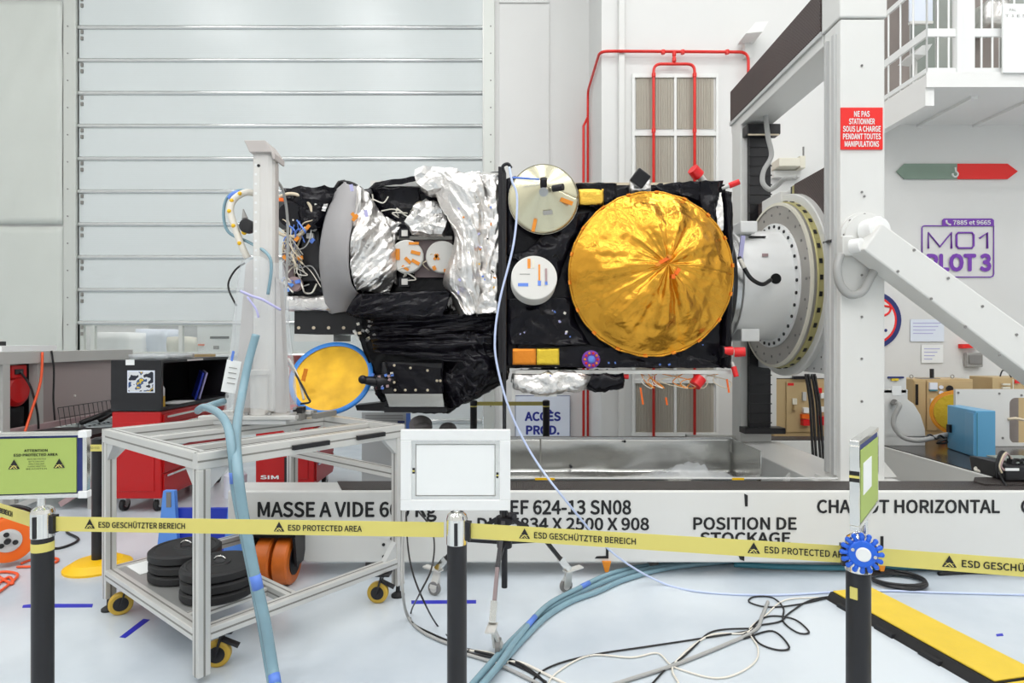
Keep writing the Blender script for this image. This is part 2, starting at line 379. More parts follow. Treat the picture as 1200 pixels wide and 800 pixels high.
# ---- roller door
door = bpy.data.objects.new('door_1', None); COL.objects.link(door); door.location = (-3.6, YB, 0); ORG[door.name] = Vector(door.location)
struct(door, 'large pale sectional roller door with horizontal rails', 'door')
pitch = 38.5 / F * YB; zg = CH + 22 / F * YB
zs = [zg + pitch * i for i in range(-3, 11)]; zs = [0.02] + [z for z in zs if z > .1]
seam = []
for i in range(len(zs) - 1):
    z0, z1 = zs[i], zs[i + 1]
    if abs(z1 - zg) < .01:                     # the glazed section
        xs = [DX0 + .05, DX0 + .22, -5.17, -3.6, -2.0, DX1 - .05]
        gp = bx('glazed_section', 'jamb', door, DX0 + .04, YB + .02, z1 - .05, DX1 - .04, YB + .07, z1 - .02)
        bx('glazed_section', 'jamb', door, DX0 + .04, YB + .02, z0 + .02, DX1 - .04, YB + .07, z0 + .06)
        for a, b in zip(xs, xs[1:]):
            bx('pane', 'pane', door, a + .03, YB + .04, z0 + .06, b - .03, YB + .046, z1 - .05)
        for x in xs: bx('mullion', 'jamb', door, x - .03, YB + .015, z0 + .03, x + .03, YB + .07, z1 - .03)
    else:
        bx('panel', 'door_panel', door, DX0 + .004, YB + .02, z0 + .012, DX1 - .02, YB + .07, z1 - .012)
    m = MB(); n = 10; pr = [(YB + .02 - .028 * math.sin(PI * k / n), z1 + .035 * math.cos(PI * k / n) * 1.0) for k in range(n + 1)]
    m.grid([[Vector((x, y, z)) for y, z in pr] for x in (DX0 + .004, DX1 - .02)]); m.build('rail', 'rail_metal', door)
    h = bx('hinge', 'alu_dark', door, DX0 + .04, YB, z1 - .10, DX0 + .075, YB + .02, z1 - .045)
    clones(h, [(0, 0, -.10)])
struct(MB().box(-6.95, YB - .05, 0, DX0, YB + .1, DTOP).build('trim_6', 'jamb', bevel=.006), 'pale metal guide post of the roller door beside the sheet lining', 'door post')
struct(MB().box(DX1, YB - .05, 0, -.27, YB + .1, DTOP).build('trim_7', 'jamb', bevel=.006), 'pale metal guide post of the roller door beside the white sheet', 'door post')
for px, o in ((-6.88, bpy.data.objects['trim_6']), (-.33, bpy.data.objects['trim_7'])):
    r0 = MB().cyl((px, YB - .05, .6), (px, YB - .056, .6), .012, n=8).build('rivet', 'mid_grey', o)
    clones(r0, [(0, 0, .42 * k) for k in range(1, 16)])
# ---- room beyond the door glass
struct(MB().box(XL, 12.8, 0, 1.2, 13, CEIL).build('wall_beyond', 'wall'), 'white wall of the room behind the door glass', 'wall')
def wrapped(px0, px1, py0, Y, mat, label, seed):
    a = P(px0, py0, Y); b = P(px1, py0, Y)
    t = thing('wrapped_crate', label, 'crate', ((a.x + b.x) / 2, Y + .25, 0))
    foil_box('wrapping', mat, t, a.x, Y, .12, b.x, Y + .6, a.z, res=.12, amp=.03, f=4, seed=seed)
    bx('pallet', 'beige', t, a.x, Y, .0, b.x, Y + .6, .12)
wrapped(106, 146, 390, 10.4, 'paper', 'low white-wrapped crate behind the door glass', 2)
wrapped(160, 192, 386, 11.1, 'paper_blue', 'taller pale blue-wrapped crate behind the door glass', 4)
wrapped(196, 209, 395, 10.2, 'beige_light', 'narrow cream crate behind the door glass', 6)
t = thing('storage_rack', 'dark equipment rack behind the wrapped crates and door glass', 'rack', (-6.2, 12.2, 0))
bx('body', 'light_grey', t, -7.3, 12.0, 0, -5.4, 12.5, 1.95); bx('shelf', 'black', t, -6.3, 11.96, 1.62, -5.42, 12.02, 1.9)
t = thing('wall_notice_board', 'white panel with small dark and orange stickers behind the door glass', 'notice board', (-3.9, 11.2, 0))
bx('board', 'paper', t, -5.9, 11.2, 0.1, -2.8, 11.24, 2.4)
bx('sticker', 'ink', t, *P(246, 394, 11.18).to_tuple(), P(268, 396.5, 11.18).x, 11.2, P(268, 396.8, 11.18).z)
bx('sticker', 'orange', t, *P(232, 403, 11.18).to_tuple(), P(239, 405, 11.18).x, 11.2, P(239, 405, 11.18).z)
bx('sticker', 'mid_grey', t, *P(250, 405, 11.18).to_tuple(), P(256, 409, 11.18).x, 11.2, P(256, 409, 11.18).z)

# ---- shaft wall details
struct(MB().box(1.42, YR - .06, 0, 1.5, YR, CEIL).build('trim_8', 'white', bevel=.008), 'slim white vertical duct on the wall crossing the red pipe', 'duct')
lv = bpy.data.objects.new('window_1', None); COL.objects.link(lv); lv.location = (2.2, YR, 0); ORG[lv.name] = Vector(lv.location)
struct(lv, 'tall grey louvred grille in a white frame behind the red pipes', 'grille')
def louvre_bank(x0, x1, rows):
    xm = (x0 + x1) / 2
    for z0, z1 in rows:
        for a, b in ((x0, xm), (xm, x1)):
            bx('grille_panel', 'louvre', lv, a + .02, YR - .006, z0 + .02, b - .02, YR - .002, z1 - .02)
            s0 = bx('slat', 'louvre', lv, a + .03, YR - .02, z0 + .02, a + .036, YR - .006, z1 - .02)
            n = int((b - a - .08) / .032); clones(s0, [(.032 * (k + 1), 0, 0) for k in range(n)])
        bx('frame', 'frame_white', lv, x0 - .03, YR - .03, z1 - .02, x1 + .03, YR, z1 + .033)
    zb, zt = rows[0][0], rows[-1][1]
    for x in (x0 - .02, xm, x1 + .02): bx('frame', 'frame_white', lv, x - .017, YR - .034, zb - .045, x + .017, YR, zt + .028)
    bx('frame', 'frame_white', lv, x0 - .05, YR - .03, zb - .055, x1 + .03, YR, zb + .02)
yy = lambda py: CH - (py - 400) / F * YR
louvre_bank(1.64, 2.72, [(yy(508), yy(447)), (yy(437), yy(332)), (yy(322), yy(225)), (yy(219), yy(158)), (yy(153), yy(90))])
# ---- red pipework
pp = thing('sprinkler_pipe', 'bright red sprinkler pipe running along the white louvred wall', 'pipe', (2.0, YR - .1, 0))
r = .019; yp = YR - .08
def pipe(pts, rr=r): return MB().tube(pts, rr, 10).build('pipe', 'pipe_red', pp)
def bend(a, b, c, q=.12):
    a, b, c = Vector(a), Vector(b), Vector(c); p0 = b + (a - b).normalized() * q; p1 = b + (c - b).normalized() * q
    return [p0.lerp(b, t).lerp(b.lerp(p1, t), t) for t in [k / 6 for k in range(7)]]
A = P(690, 115, YB - .07); Bp = P(703, 60, yp); Cc = P(877, 61, yp); Dd = P(877, 85, yp)
A = Vector((Bp.x, YB - .12, Bp.z)); A0 = Vector((A.x, A.y, .05))
pipe([A0] + bend(A0, A, Bp) + bend(A, Bp, Cc) + [P(724, 60, yp)])
pipe([P(724, 60, yp)] + bend(Bp, Cc, (Cc.x, yp, 3), .12) + [(Cc.x, yp, 1.0)])
o2 = Vector((-.07, 0, 0)); pipe([Vector((A0.x - .07, A0.y - .03, .05)), Vector((A.x - .07, A.y - .03, A.z - .55)), Vector((A.x - .0, A.y, A.z - .4))], .02)
T0 = P(790, 62, yp); T1 = P(790, 75, yp); pipe([T0, T1])
L0 = P(766, 75, yp); R0 = P(814, 75, yp)
pipe([Vector((L0.x, yp, .3))] + bend((L0.x, yp, 2), L0, R0, .1) + bend(L0, R0, (R0.x, yp, 2), .1) + [Vector((R0.x, yp, .3))])
for q in ((790, 63), (790, 70), (766, 88), (766, 153), (814, 88), (814, 153), (777, 61), (800, 61), (852, 61)):
    c = P(*q, yp); MB().cyl(c + Vector((0, 0, -.025)), c + Vector((0, 0, .025)), .027, n=10).build('clamp', 'pipe_red', pp)
# ---- fixtures on that wall
t = thing('wall_light', 'small white angled light fitting on the wall above the pipe', 'light fitting', P(880, 48, YR - .1).to_tuple())
MB().prism([XZ(869, 46, YR - .2), XZ(880, 33, YR - .2), XZ(895, 32, YR - .2), XZ(888, 44, YR - .2)], 'y', YR - .35, YR - .05).build('housing', 'white_matte', t)
bx('bracket', 'white', t, P(870, 48, YR).x, YR - .08, P(870, 70, YR).z, P(877, 44, YR).x, YR, P(870, 44, YR).z)
t = thing('wall_antenna_box', 'cream box with a small antenna on the white wall behind the portal', 'box', P(925, 198, 7.85).to_tuple())
bx('housing', 'beige_light', t, P(911, 0, 7.8).x, 7.75, P(0, 196, 7.8).z, P(936, 0, 7.8).x, 7.99, P(0, 186, 7.8).z, bevel=.01)
bx('bracket', 'beige_light', t, P(937, 0, 7.8).x, 7.78, P(0, 197, 7.8).z, P(943, 0, 7.8).x, 7.99, P(0, 183, 7.8).z)
MB().cyl(P(941.5, 183, 7.8), P(941.5, 172, 7.8), .012, n=8).build('antenna', 'mid_grey', t)
bx('base', 'white', t, P(911, 0, 7.8).x, 7.9, P(0, 205, 7.8).z, P(943, 0, 7.8).x, 7.99, P(0, 197, 7.8).z)

# ---- mezzanine
mz = bpy.data.objects.new('mezzanine', None); COL.objects.link(mz); mz.location = (6.5, 7.4, 4.3); ORG[mz.name] = Vector(mz.location)
struct(mz, 'white mezzanine gallery with railing above the right-hand wall', 'gallery')
MX, MY = 4.72, 6.8
bx('slab', 'white_matte', mz, MX, MY, 4.5, XR - .01, YR, 4.64)
bx('edge_beam', 'white_matte', mz, MX, MY + .02, 4.29, MX + .1, YR, 4.5)
j = bx('joist', 'white_matte', mz, MX + .7, MY + .25, 4.465, MX + .78, YR, 4.5); clones(j, [(.75 * k, 0, 0) for k in range(1, 6)])
bx('lip', 'white_matte', mz, MX - .01, MY - .012, 4.49, XR - .01, MY - .001, 4.66)
def rail_run(a, b, n):
    a, b = Vector(a), Vector(b)
    for z, h in ((4.70, .05), (5.13, .09), (5.75, .06)):
        m = MB(); m.bar((a.x, a.y, z), (b.x, b.y, z), .03, h); m.build('handrail', 'white_gloss', mz)
    b0 = None
    for k in range(n + 1):
        p = a.lerp(b, k / n)
        if b0 is None: b0 = MB().cyl((p.x, p.y, 4.64), (p.x, p.y, 5.75), .011, n=8).build('baluster', 'white_gloss', mz); p0 = p
        else: clones(b0, [p - p0])
rail_run((MX + .03, MY + .04, 0), (MX + .03, YR, 0), 5)
rail_run((MX + .03, MY + .04, 0), (XR - .1, MY + .04, 0), 38)
bx('post', 'white_gloss', mz, P(1122, 0, MY).x, MY, 4.64, P(1128, 0, MY).x, MY + .06, 6.0)
bx('post', 'white_gloss', mz, P(1128, 0, MY).x, MY + .02, 4.64, P(1144, 0, MY).x, MY + .16, CEIL)
# glazing behind the gallery
for k, (px0, px1, mt) in enumerate(((1030, 1064, 'brown_panel'), (1068, 1094, 'screen_grey'), (1097, 1126, 'glass_grey'), (1140, 1168, 'brown_panel'), (1172, 1230, 'glass_grey'))):
    wn = MB().box(P(px0, 0, YR).x, YR - .03, 4.66, P(px1, 0, YR).x, YR - .005, 6.9).build('window_%d' % (k + 2), mt)
    struct(wn, 'grey glazed panel on the gallery behind the railing', 'window')
t = thing('gallery_notice', 'white board with grey lettering hung on the gallery railing', 'sign', P(1188, 90, MY - .05).to_tuple())
bx('board', 'paper', t, P(1175, 0, MY - .04).x, MY - .045, P(0, 87, MY).z, P(1215, 0, MY - .04).x, MY - .025, P(0, 7, MY).z)
text(t, 'PAL', 'grey', P(1183, 13, MY - .05), (1,0,0), (0,0,1), .03, .075); text(t, 'T 1 E S E', 'grey', P(1178, 20, MY - .05), (1,0,0), (0,0,1), .03, .3)
t = thing('gallery_blind', 'pale roller blind hanging behind the gallery railing', 'blind', P(1080, 30, 7.6).to_tuple())
bx('cloth', 'paper_blue', t, P(1066, 0, 7.6).x, 7.6, P(0, 26, 7.6).z, P(1093, 0, 7.6).x, 7.62, 6.6); bx('bottom_bar', 'white', t, P(1066, 0, 7.6).x, 7.59, P(0, 28, 7.6).z, P(1093, 0, 7.6).x, 7.63, P(0, 25, 7.6).z)
t = thing('gallery_lamp', 'tilted white lamp housing between the gallery balusters', 'lamp', P(1075, 84, 7.3).to_tuple())
MB().prism([XZ(1064, 68, 7.3), XZ(1074, 58, 7.3), XZ(1086, 56, 7.3), XZ(1078, 69, 7.3)], 'y', 7.2, 7.5).build('housing', 'white_gloss', t)
bx('stand', 'white', t, P(1073, 0, 7.3).x, 7.3, 4.64, P(1075, 0, 7.3).x, 7.33, P(0, 66, 7.3).z)
t = thing('gallery_duct', 'crinkled silver duct beyond the gallery railing', 'duct', P(1156, 30, 7.7).to_tuple())
foil_box('sleeve', 'silver_foil', t, P(1144, 0, 7.7).x, 7.5, P(0, 34, 7.7).z, P(1168, 0, 7.7).x, 7.9, P(0, 10, 7.7).z, res=.06, amp=.03, f=6)

# ---- signs on the wall under the gallery
YS = YR - .012
def wall_thing(name, label, cat, px, py): return thing(name, label, cat, P(px, py, YS).to_tuple())
X_, Z_ = (1, 0, 0), (0, 0, 1)
t = wall_thing('hook_arrow_sign', 'long grey-green and red pointed sign with a hook symbol on the wall', 'sign', 1121, 210)
MB().prism([XZ(1050, 201, YS), XZ(1059, 192, YS), XZ(1121, 192, YS), XZ(1121, 210, YS), XZ(1059, 210, YS)], 'y', YS - .012, YS).build('green_half', 'green_sign', t)
MB().prism([XZ(1121, 192, YS), XZ(1180, 192, YS), XZ(1192, 201, YS), XZ(1180, 210, YS), XZ(1121, 210, YS)], 'y', YS - .012, YS).build('red_half', 'red_sign', t)
c = P(1119.5, 204, YS - .016); MB().tube([c + Vector((.035 * math.cos(a), 0, .035 * math.sin(a))) for a in [k * .3 - 3.4 for k in range(17)]] + [c + Vector((.0, 0, .09))], .011, 6).build('hook_symbol', 'white_matte', t)
t = wall_thing('plot_number_sign', 'purple outlined wall lettering MO1 PLOT 3 with a phone number tab', 'sign', 1122, 325)
def pxline(t, pts, mat, wpx, Y, closed=False):
    m = MB(); m.tube([P(x, y, Y) for x, y in pts], wpx / F * Y / 2, 6, closed); return m.build('outline', mat, t)
pxline(t, [(1080.5, 298), (1080.5, 267), (1081.5, 265), (1083.5, 264.5), (1164.5, 264.5), (1164.5, 321), (1163.5, 323.5), (1161, 324.5), (1112, 324.5)], 'purple', 1.4, YS)
MB().prism([XZ(1104, 265, YS), XZ(1104, 258, YS), XZ(1106, 256, YS), XZ(1162, 256, YS), XZ(1164.5, 258, YS), XZ(1164.5, 265, YS)], 'y', YS - .006, YS).build('tab', 'purple', t)
text(t, '7885 et 9665', 'white_matte', P(1117, 263, YS - .009), X_, Z_, .055, .50, bold=.02)
MB().tube([P(*q, YS - .009) for q in ((1109, 258), (1109.4, 261), (1112, 263), (1114, 263.2))], .012, 6).build('phone_symbol', 'white_matte', t)
def stroke(pts): pxline(t, pts, 'purple', 2.2, YS)
stroke([(1088, 291), (1088, 272.5), (1101.5, 289), (1115, 272.5), (1115, 291)])
stroke([(1121, 275), (1123, 272.5), (1139, 272.5), (1141, 275), (1141, 288), (1139, 290.5), (1123, 290.5), (1121, 288), (1121, 275)])
stroke([(1148, 279), (1157, 272.5), (1157, 291)])
text(t, 'PLOT 3', 'purple', P(1087, 316.5, YS - .004), X_, Z_, 18 / F * YS, 73.5 / F * YS, bold=.045)
t = wall_thing('round_emblem', 'round white emblem with navy and red rings behind the white column', 'emblem', 1022, 409)
c = P(1022, 375, YS); R0_ = 34 / F * YS
MB().lathe(c, (0, -1, 0), [(0, R0_), (.006, R0_)], 40).build('outer_ring', 'navy', t)
MB().lathe(c + Vector((0, -.006, 0)), (0, -1, 0), [(0, R0_ * .84), (.004, R0_ * .84)], 40).build('inner_ring', 'red_sign', t)
MB().lathe(c + Vector((0, -.010, 0)), (0, -1, 0), [(0, R0_ * .76), (.004, R0_ * .76)], 40).build('centre', 'white_matte', t)
MB().tube(spl([P(*q, YS - .018) for q in ((1036, 358), (1040, 359), (1044, 360), (1042, 366), (1036, 370))], 5), .014, 6).build('swoosh', 'red_sign', t)
MB().sphere(P(1038, 387, YS - .016), .022, 8, 6, (1, .2, 1)).build('star', 'navy', t)
for nm, lb, a in (('wall_notice', 'pale printed notice sheet on the wall under the plot lettering', (1067, 374, 1106, 400)), ('wall_sheet', 'white sheet with a blue border pinned below the printed notice', (1080, 404, 1105, 425))):
    t = wall_thing(nm, lb, 'paper', (a[0] + a[2]) / 2, a[3])
    bx('sheet', 'paper_blue' if nm == 'wall_notice' else 'paper', t, *P(a[0], a[3], YS - .006).to_tuple(), P(a[2], 0, YS).x, YS, P(0, a[1], YS).z)
    for k in range(4):
        ln = bx('print_line', 'lilac', t, *P(a[0] + 3, a[1] + 5 + k * 4, YS - .008).to_tuple(), P(a[2] - 4 - k * 3, 0, YS).x, YS - .006, P(0, a[1] + 4 + k * 4, YS).z)
t = wall_thing('fire_alarm', 'small red lamp bar above a grey call box on the wall', 'alarm', 1135, 431)
MB().prism([XZ(1123, 403, YS), XZ(1140, 403, YS), XZ(1143, 407, YS), XZ(1123, 408, YS)], 'y', YS - .08, YS).build('lamp_bar', 'red_sign', t)
bx('call_box', 'grey', t, *P(1133, 430, YS - .06).to_tuple(), P(1148, 0, YS).x, YS, P(0, 413, YS).z, bevel=.01)
bx('cover', 'mid_grey', t, *P(1136, 426, YS - .075).to_tuple(), P(1146, 0, YS).x, YS - .05, P(0, 416, YS).z)
t = thing('access_board', 'white board lettered ACCÈS PROD. in blue on the wall', 'sign', P(636, 512, YB - .06).to_tuple())
yb = YB - .06
bx('board', 'paper_blue', t, P(604, 0, yb).x, yb, .03, P(668, 0, yb).x, yb + .03, P(0, 463, yb).z)
pxline(t, [(604, 512), (604, 463.5), (668, 463.5), (668, 512)], 'navy', .8, yb)
text(t, 'ACCÈS', 'blue_text', P(615.5, 492.5, yb - .004), X_, Z_, 9.5 / F * yb, 41 / F * yb, bold=.04)
text(t, 'PROD.', 'blue_text', P(617, 508.5, yb - .004), X_, Z_, 9.5 / F * yb, 38 / F * yb, bold=.04)

# ---- ceiling lamps: the hall's own light, with extra ones added beyond the door
cl0 = thing('ceiling_light', 'square white light panel on the hall ceiling', 'ceiling light', (0, 0, CEIL), group='light panels on the hall ceiling', local=True)
MB().box(-.75, -.45, -.1, .75, .45, 0).build('housing', 'white_matte', cl0)
MB().box(-.68, -.38, -.106, .68, .38, -.1).build('diffuser', 'lamp', cl0)
ld = bpy.data.lights.new('panel_light', 'AREA'); ld.shape = 'RECTANGLE'; ld.size = 1.36; ld.size_y = .76; ld.energy = LAMP_W; ld.color = (1, .98, .97)
lo = bpy.data.objects.new('panel_light', ld); COL.objects.link(lo); lo.parent = cl0; lo.location = (0, 0, -.12)
for k, (x, y) in enumerate(LAMPS + [(-6.4, 10.6), (-5.0, 10.6), (-3.6, 10.6), (-2.2, 10.6), (-6.4, 11.8), (-4.4, 11.8), (-2.4, 11.8)]):  # panels past the door wall are added to brighten the room behind the glass
    if k == 0: cl0.location = (x, y, CEIL)
    else: dup(cl0, (x, y, CEIL))

# ================================================================ CARRIAGE with portal, turning flange and brace
cg = thing('transport_carriage', 'long white steel carriage with a portal and turning flange that carries the satellite', 'carriage', (0.9, 5.4, 0))
YF0, YF1 = 4.05, 4.31; RT = .5875
MB().prism([(-1.93, RT), (-1.93, .35), (-1.52, .35), (-1.405, .10), (5.3, .10), (5.3, RT)], 'y', YF0, YF1).build('front_rail', 'white', cg, bevel=.012)
fr = bpy.data.objects['front_rail']
MB().prism([(-1.26, 4.31), (-1.16, 4.07), (5.3, 4.07), (5.3, 4.31)], 'z', RT, RT + .006).build('tread_strip', 'tread', cg)
bx('rear_rail', 'white', cg, -.9, 6.45, .06, 5.3, 6.70, .53, bevel=.012)
bx('tread_strip', 'tread', cg, -.9, 6.46, .53, 5.3, 6.69, .54)
bx('cross_beam', 'white', cg, 2.33, 4.31, .06, 2.85, 6.45, .53, bevel=.01)
for x in (-.52, 1.2): bx('cross_member', 'white', cg, x, 4.31, .08, x + .18, 6.45, .46, bevel=.008)
bx('bay_plate', 'light_grey', cg, 2.85, 4.31, .22, 3.78, 6.45, .25)
bx('deck', 'white', cg, 3.78, 4.31, .2, 5.3, 6.45, .53, bevel=.01)
MB().box(3.80, 4.312, .53, 5.3, 6.44, .537).build('deck_plate', M('deck_black', '#3a3432', .18, var=(2, .15)), cg)
for y in (4.9, 5.5):
    MB().prism([(2.85, .25), (3.15, .25), (2.85, .5)], 'y', y, y + .03).build('gusset', 'white', cg)
for y in (5.0, 5.6, 6.1): MB().prism([(2.33, .25), (2.15, .25), (2.33, .5)], 'y', y, y + .03).build('gusset', 'white', cg)
# feet that carry the rails (set back in shadow)
for x, y in ((-1.0, 4.24), (1.0, 4.24), (3.2, 4.24), (5.0, 4.24), (-.6, 6.57), (2.0, 6.57), (5.0, 6.57)):
    MB().cyl((x, y, 0), (x, y, .10), .04, n=12).build('foot', 'mid_grey', cg)
# lettering on the front rail
sc_ = YF0 / F; yl = YF0 - .003
def rail_text(t, x0, x1, yb, h): text(fr, t, 'ink', P(x0, yb, yl), X_, Z_, h * sc_, (x1 - x0) * sc_, bold=.026)
rail_text('MASSE A VIDE 660 Kg', 302.5, 511, 605, 16.5)
rail_text('REF 624-13 SN08', 586, 739, 602, 15.5)
rail_text('DIM 5834 X 2500 X 908', 560, 760, 620.5, 13.5)
rail_text('POSITION DE', 813, 933, 620, 13.5)
rail_text('STOCKAGE', 821, 926, 637, 13)
rail_text('CHARIOT HORIZONTAL', 958, 1171, 600.5, 14.5)
rail_text('CHARIOT HORIZONTAL', 1197, 1410, 600.5, 14.5)
def mark(poly): MB().prism([XZ(x, y, YF0) for x, y in poly], 'y', YF0 - .004, YF0 - .001).build('corner_mark', 'ink', fr)
mark([(872, 578), (876, 580), (876, 593), (873, 593)]); mark([(697, 654), (713, 654), (713, 641), (710, 641), (710, 651), (699, 651.5)])
mark([(865, 650), (872, 650), (872, 657), (867, 655)]); mark([(1031.5, 628), (1035, 628), (1035, 642), (1031.5, 642)])
b0 = MB().cyl(P(459, 631, YF0), P(459, 631, YF0 - .008), .011, n=8).build('bolt', 'ink', cg); clones(b0, [(0, 0, -20 * sc_), (-.055, 0, -7 * sc_), (-.055, 0, -21 * sc_)])
for c in (P(1034, 664, 4.03), P(711, 665, 4.03)):
    MB().prism([(c.x - .03, c.z + .04), (c.x + .03, c.z + .04), (c.x + .012, c.z - .03), (c.x - .012, c.z - .03)], 'y', c.y, c.y + .02).build('marker_flag', 'orange_tape', cg)
# dual orange wheels under the nose
wh = MB(); yc, rw = 3.96, .158
for k, (x0, x1) in enumerate(((-1.665, -1.56), (-1.54, -1.44))):
    o = MB().lathe((x0, yc, rw), (1, 0, 0), [(0, rw - .012), (.012, rw), (x1 - x0 - .012, rw), (x1 - x0, rw - .012)], 36).build('caster_wheel', 'orange_pu', cg)
    MB().lathe((x0 - .006, yc, rw), (1, 0, 0), [(0, rw * .62), (x1 - x0 + .012, rw * .62)], 24).build('wheel_hub', 'black', o)
MB().cyl((-1.70, yc, rw), (-1.41, yc, rw), .022, n=12).build('axle', 'dark_metal', cg)
m = MB(); m.box(-1.70, 3.86, .332, -1.40, 4.28, .35)
for x in (-1.70, -1.42): m.prism([(3.90, .13), (4.02, .13), (4.12, .33), (3.86, .33)], 'x', x, x + .018)
m.build('caster_bracket', 'dark_metal', cg)
# ---- portal
PX0, PX1 = 2.43, 2.76
bx('column', 'white', cg, PX0, 4.42, .53, PX1, 4.65, 3.985, bevel=.01)
for x in ((PX0 - .022, 4.47, 4.505), (PX0 - .022, 4.575, 4.61)): bx('guide_rail', 'light_grey', cg, x[0], x[1], .6, PX0, x[2], 3.9)
bx('column_head', 'white', cg, PX0 - .01, 4.41, 3.995, PX1 + .012, 4.67, 4.46, bevel=.01)
bx('foot_plate', 'white', cg, PX0 - .05, 4.32, .53, PX1 + .12, 4.70, .565, bevel=.006)
MB().prism([(PX1, .58), (PX1 + .14, .58), (PX1, .75)], 'y', 4.5, 4.53).build('gusset', 'white', cg)
bx('column', 'white', cg, PX0, 6.35, .53, PX1, 6.60, 3.91, bevel=.01)
bx('top_beam', 'white', cg, PX0, 4.67, 3.90, PX1, 6.62, 4.36, bevel=.008)
bx('beam_edge', 'light_grey', cg, PX0 - .02, 4.67, 3.985, PX0, 6.62, 4.02)
bx('beam_cover', 'ribbed_dark', cg, PX0 - .018, 4.68, 4.03, PX0, 6.60, 4.355)
bx('bellows', 'black', cg, 2.50, 6.28, .70, 2.72, 6.35, 3.80)
f0 = bx('bellows_fold', 'black', cg, 2.49, 6.272, .74, 2.73, 6.285, .752); clones(f0, [(0, 0, .1 * k) for k in range(1, 31)])
bx('bellows_head', 'black', cg, 2.45, 6.22, 3.76, 2.80, 6.36, 3.87, bevel=.01)
bx('head_strip', 'wire_beige', cg, 2.46, 6.215, 3.745, 2.78, 6.23, 3.76)
bx('bellows_foot', 'black', cg, 2.42, 6.2, .64, 2.84, 6.36, .70)
# carrier between the columns
bx('carrier', 'white', cg, 2.60, 4.655, 1.33, 2.75, 6.275, 3.03, bevel=.008)
bx('carrier_cover', 'ribbed_dark', cg, 2.585, 4.66, 2.2, 2.60, 5.47, 3.04); bx('cover_edge', 'olive', cg, 2.58, 5.47, 2.2, 2.60, 5.50, 3.03); bx('cover_edge', 'black', cg, 2.582, 5.50, 2.2, 2.60, 5.535, 3.03)
bx('carrier_cover', 'ribbed_dark', cg, 2.585, 6.0, 2.2, 2.60, 6.27, 3.04)
bx('carrier_block', 'white', cg, 2.50, 5.56, 2.75, 2.60, 5.98, 3.0, bevel=.008)
bx('perforated_plate', 'light_grey', cg, 2.585, 4.66, 1.335, 2.60, 6.27, 2.0)
d0 = MB().cyl((2.585, 4.75, 1.37), (2.581, 4.75, 1.37), .008, n=6).build('hole', 'mid_grey', cg); clones(d0, [(0, .12 * i, .1 * k) for i in range(8) for k in range(2) if i + k])
# flange stack, axis along X
FC = Vector((0, 5.6, 2.12))
def ring(name, mat, x0, x1, r, n=72, ch=.008):
    return MB().lathe((x1, FC.y, FC.z), (-1, 0, 0), [(0, r), (x1 - x0 - ch, r), (x1 - x0, r - ch)], n).build(name, mat, cg)
ring('back_disc', 'white', 2.53, 2.585, .84); bd = ring('band_disc', 'olive', 2.475, 2.53, .77); gd = ring('turning_disc', 'grey_disc', 2.435, 2.475, .758)
MB().lathe((2.45, FC.y, FC.z), (-1, 0, 0), [(0, .762), (.02, .762), (.022, .735)], 72, caps=False).build('disc_rim', 'beige_light', cg)
def around(o0, r, n, a0=0, skip=()):
    """copies of a part turned about the flange axis; the part is built at angle 0 (towards -Y)"""
    for k in range(1, n):
        a = a0 + 2 * PI * k / n
        c = o0.copy(); COL.objects.link(c)
        piv = FC - ORG[cg.name]; piv.x = 0
        Rm = Matrix.Rotation(a, 4, 'X'); c.matrix_basis = Matrix.Translation(piv) @ Rm @ Matrix.Translation(-piv)
s0 = bx('slot', 'black', cg, 2.49, FC.y - .776, FC.z - .02, 2.515, FC.y - .765, FC.z + .02); around(s0, .77, 36)
s1 = MB().cyl((2.436, FC.y - .66, FC.z), (2.43, FC.y - .66, FC.z), .012, n=8).build('disc_bolt', 'mid_grey', cg); around(s1, .66, 24)
s2 = MB().cyl((2.436, FC.y - .72, FC.z), (2.43, FC.y - .72, FC.z), .009, n=8).build('disc_bolt', 'mid_grey', cg); around(s2, .72, 18)
ad = MB().lathe((2.435, FC.y, FC.z), (-1, 0, 0), [(0, .575), (.02, .575), (.022, .51), (.40, .50), (.402, .515), (.45, .515), (.452, .49)], 64).build('adapter_cone', 'white_gloss', cg)
s3 = MB().cyl((2.416, FC.y - .545, FC.z), (2.405, FC.y - .545, FC.z), .015, n=8).build('adapter_bolt', 'ink', cg); around(s3, .545, 32)
# openings and fittings on the near side of the adapter
def on_adapter(x, ang, r=.505): return Vector((x, FC.y - r * math.cos(ang), FC.z + r * math.sin(ang)))
q = on_adapter(2.25, .03); MB().cyl(q + Vector((0, .02, 0)), q + Vector((0, -.006, 0)), .045, n=20).build('cable_port', 'void', cg)
bx('label_plate', 'dark_metal', cg, 2.10, FC.y - .33, FC.z + .40, 2.24, FC.y - .26, FC.z + .41)
bx('red_stamp', 'mauve_rail', cg, 2.15, FC.y - .472, FC.z + .21, 2.20, FC.y - .462, FC.z + .235)
bx('pad', 'white_gloss', cg, 1.99, FC.y - .40, FC.z + .43, 2.14, FC.y - .15, FC.z + .53, bevel=.01); bx('pad', 'white_gloss', cg, 1.99, FC.y - .42, FC.z - .52, 2.15, FC.y - .15, FC.z - .41, bevel=.01)
q0 = P(869, 285, 5.07); MB().obox(P(869, 290, 5.02), (.035, .02, .20), rot(0, .12, 0)).build('purple_strap', 'lilac', cg)
pts = spl([P(866, 301, 5.0), P(871, 312, 4.98), P(880, 326, 4.97), P(893, 333, 4.99), P(903, 328, 5.06)], 6)
MB().tube(pts, .018, 8).build('umbilical_cable', 'wire_black', cg); MB().tube(pts[2:8], .0195, 8).build('cable_sleeve', 'wire_white', cg)
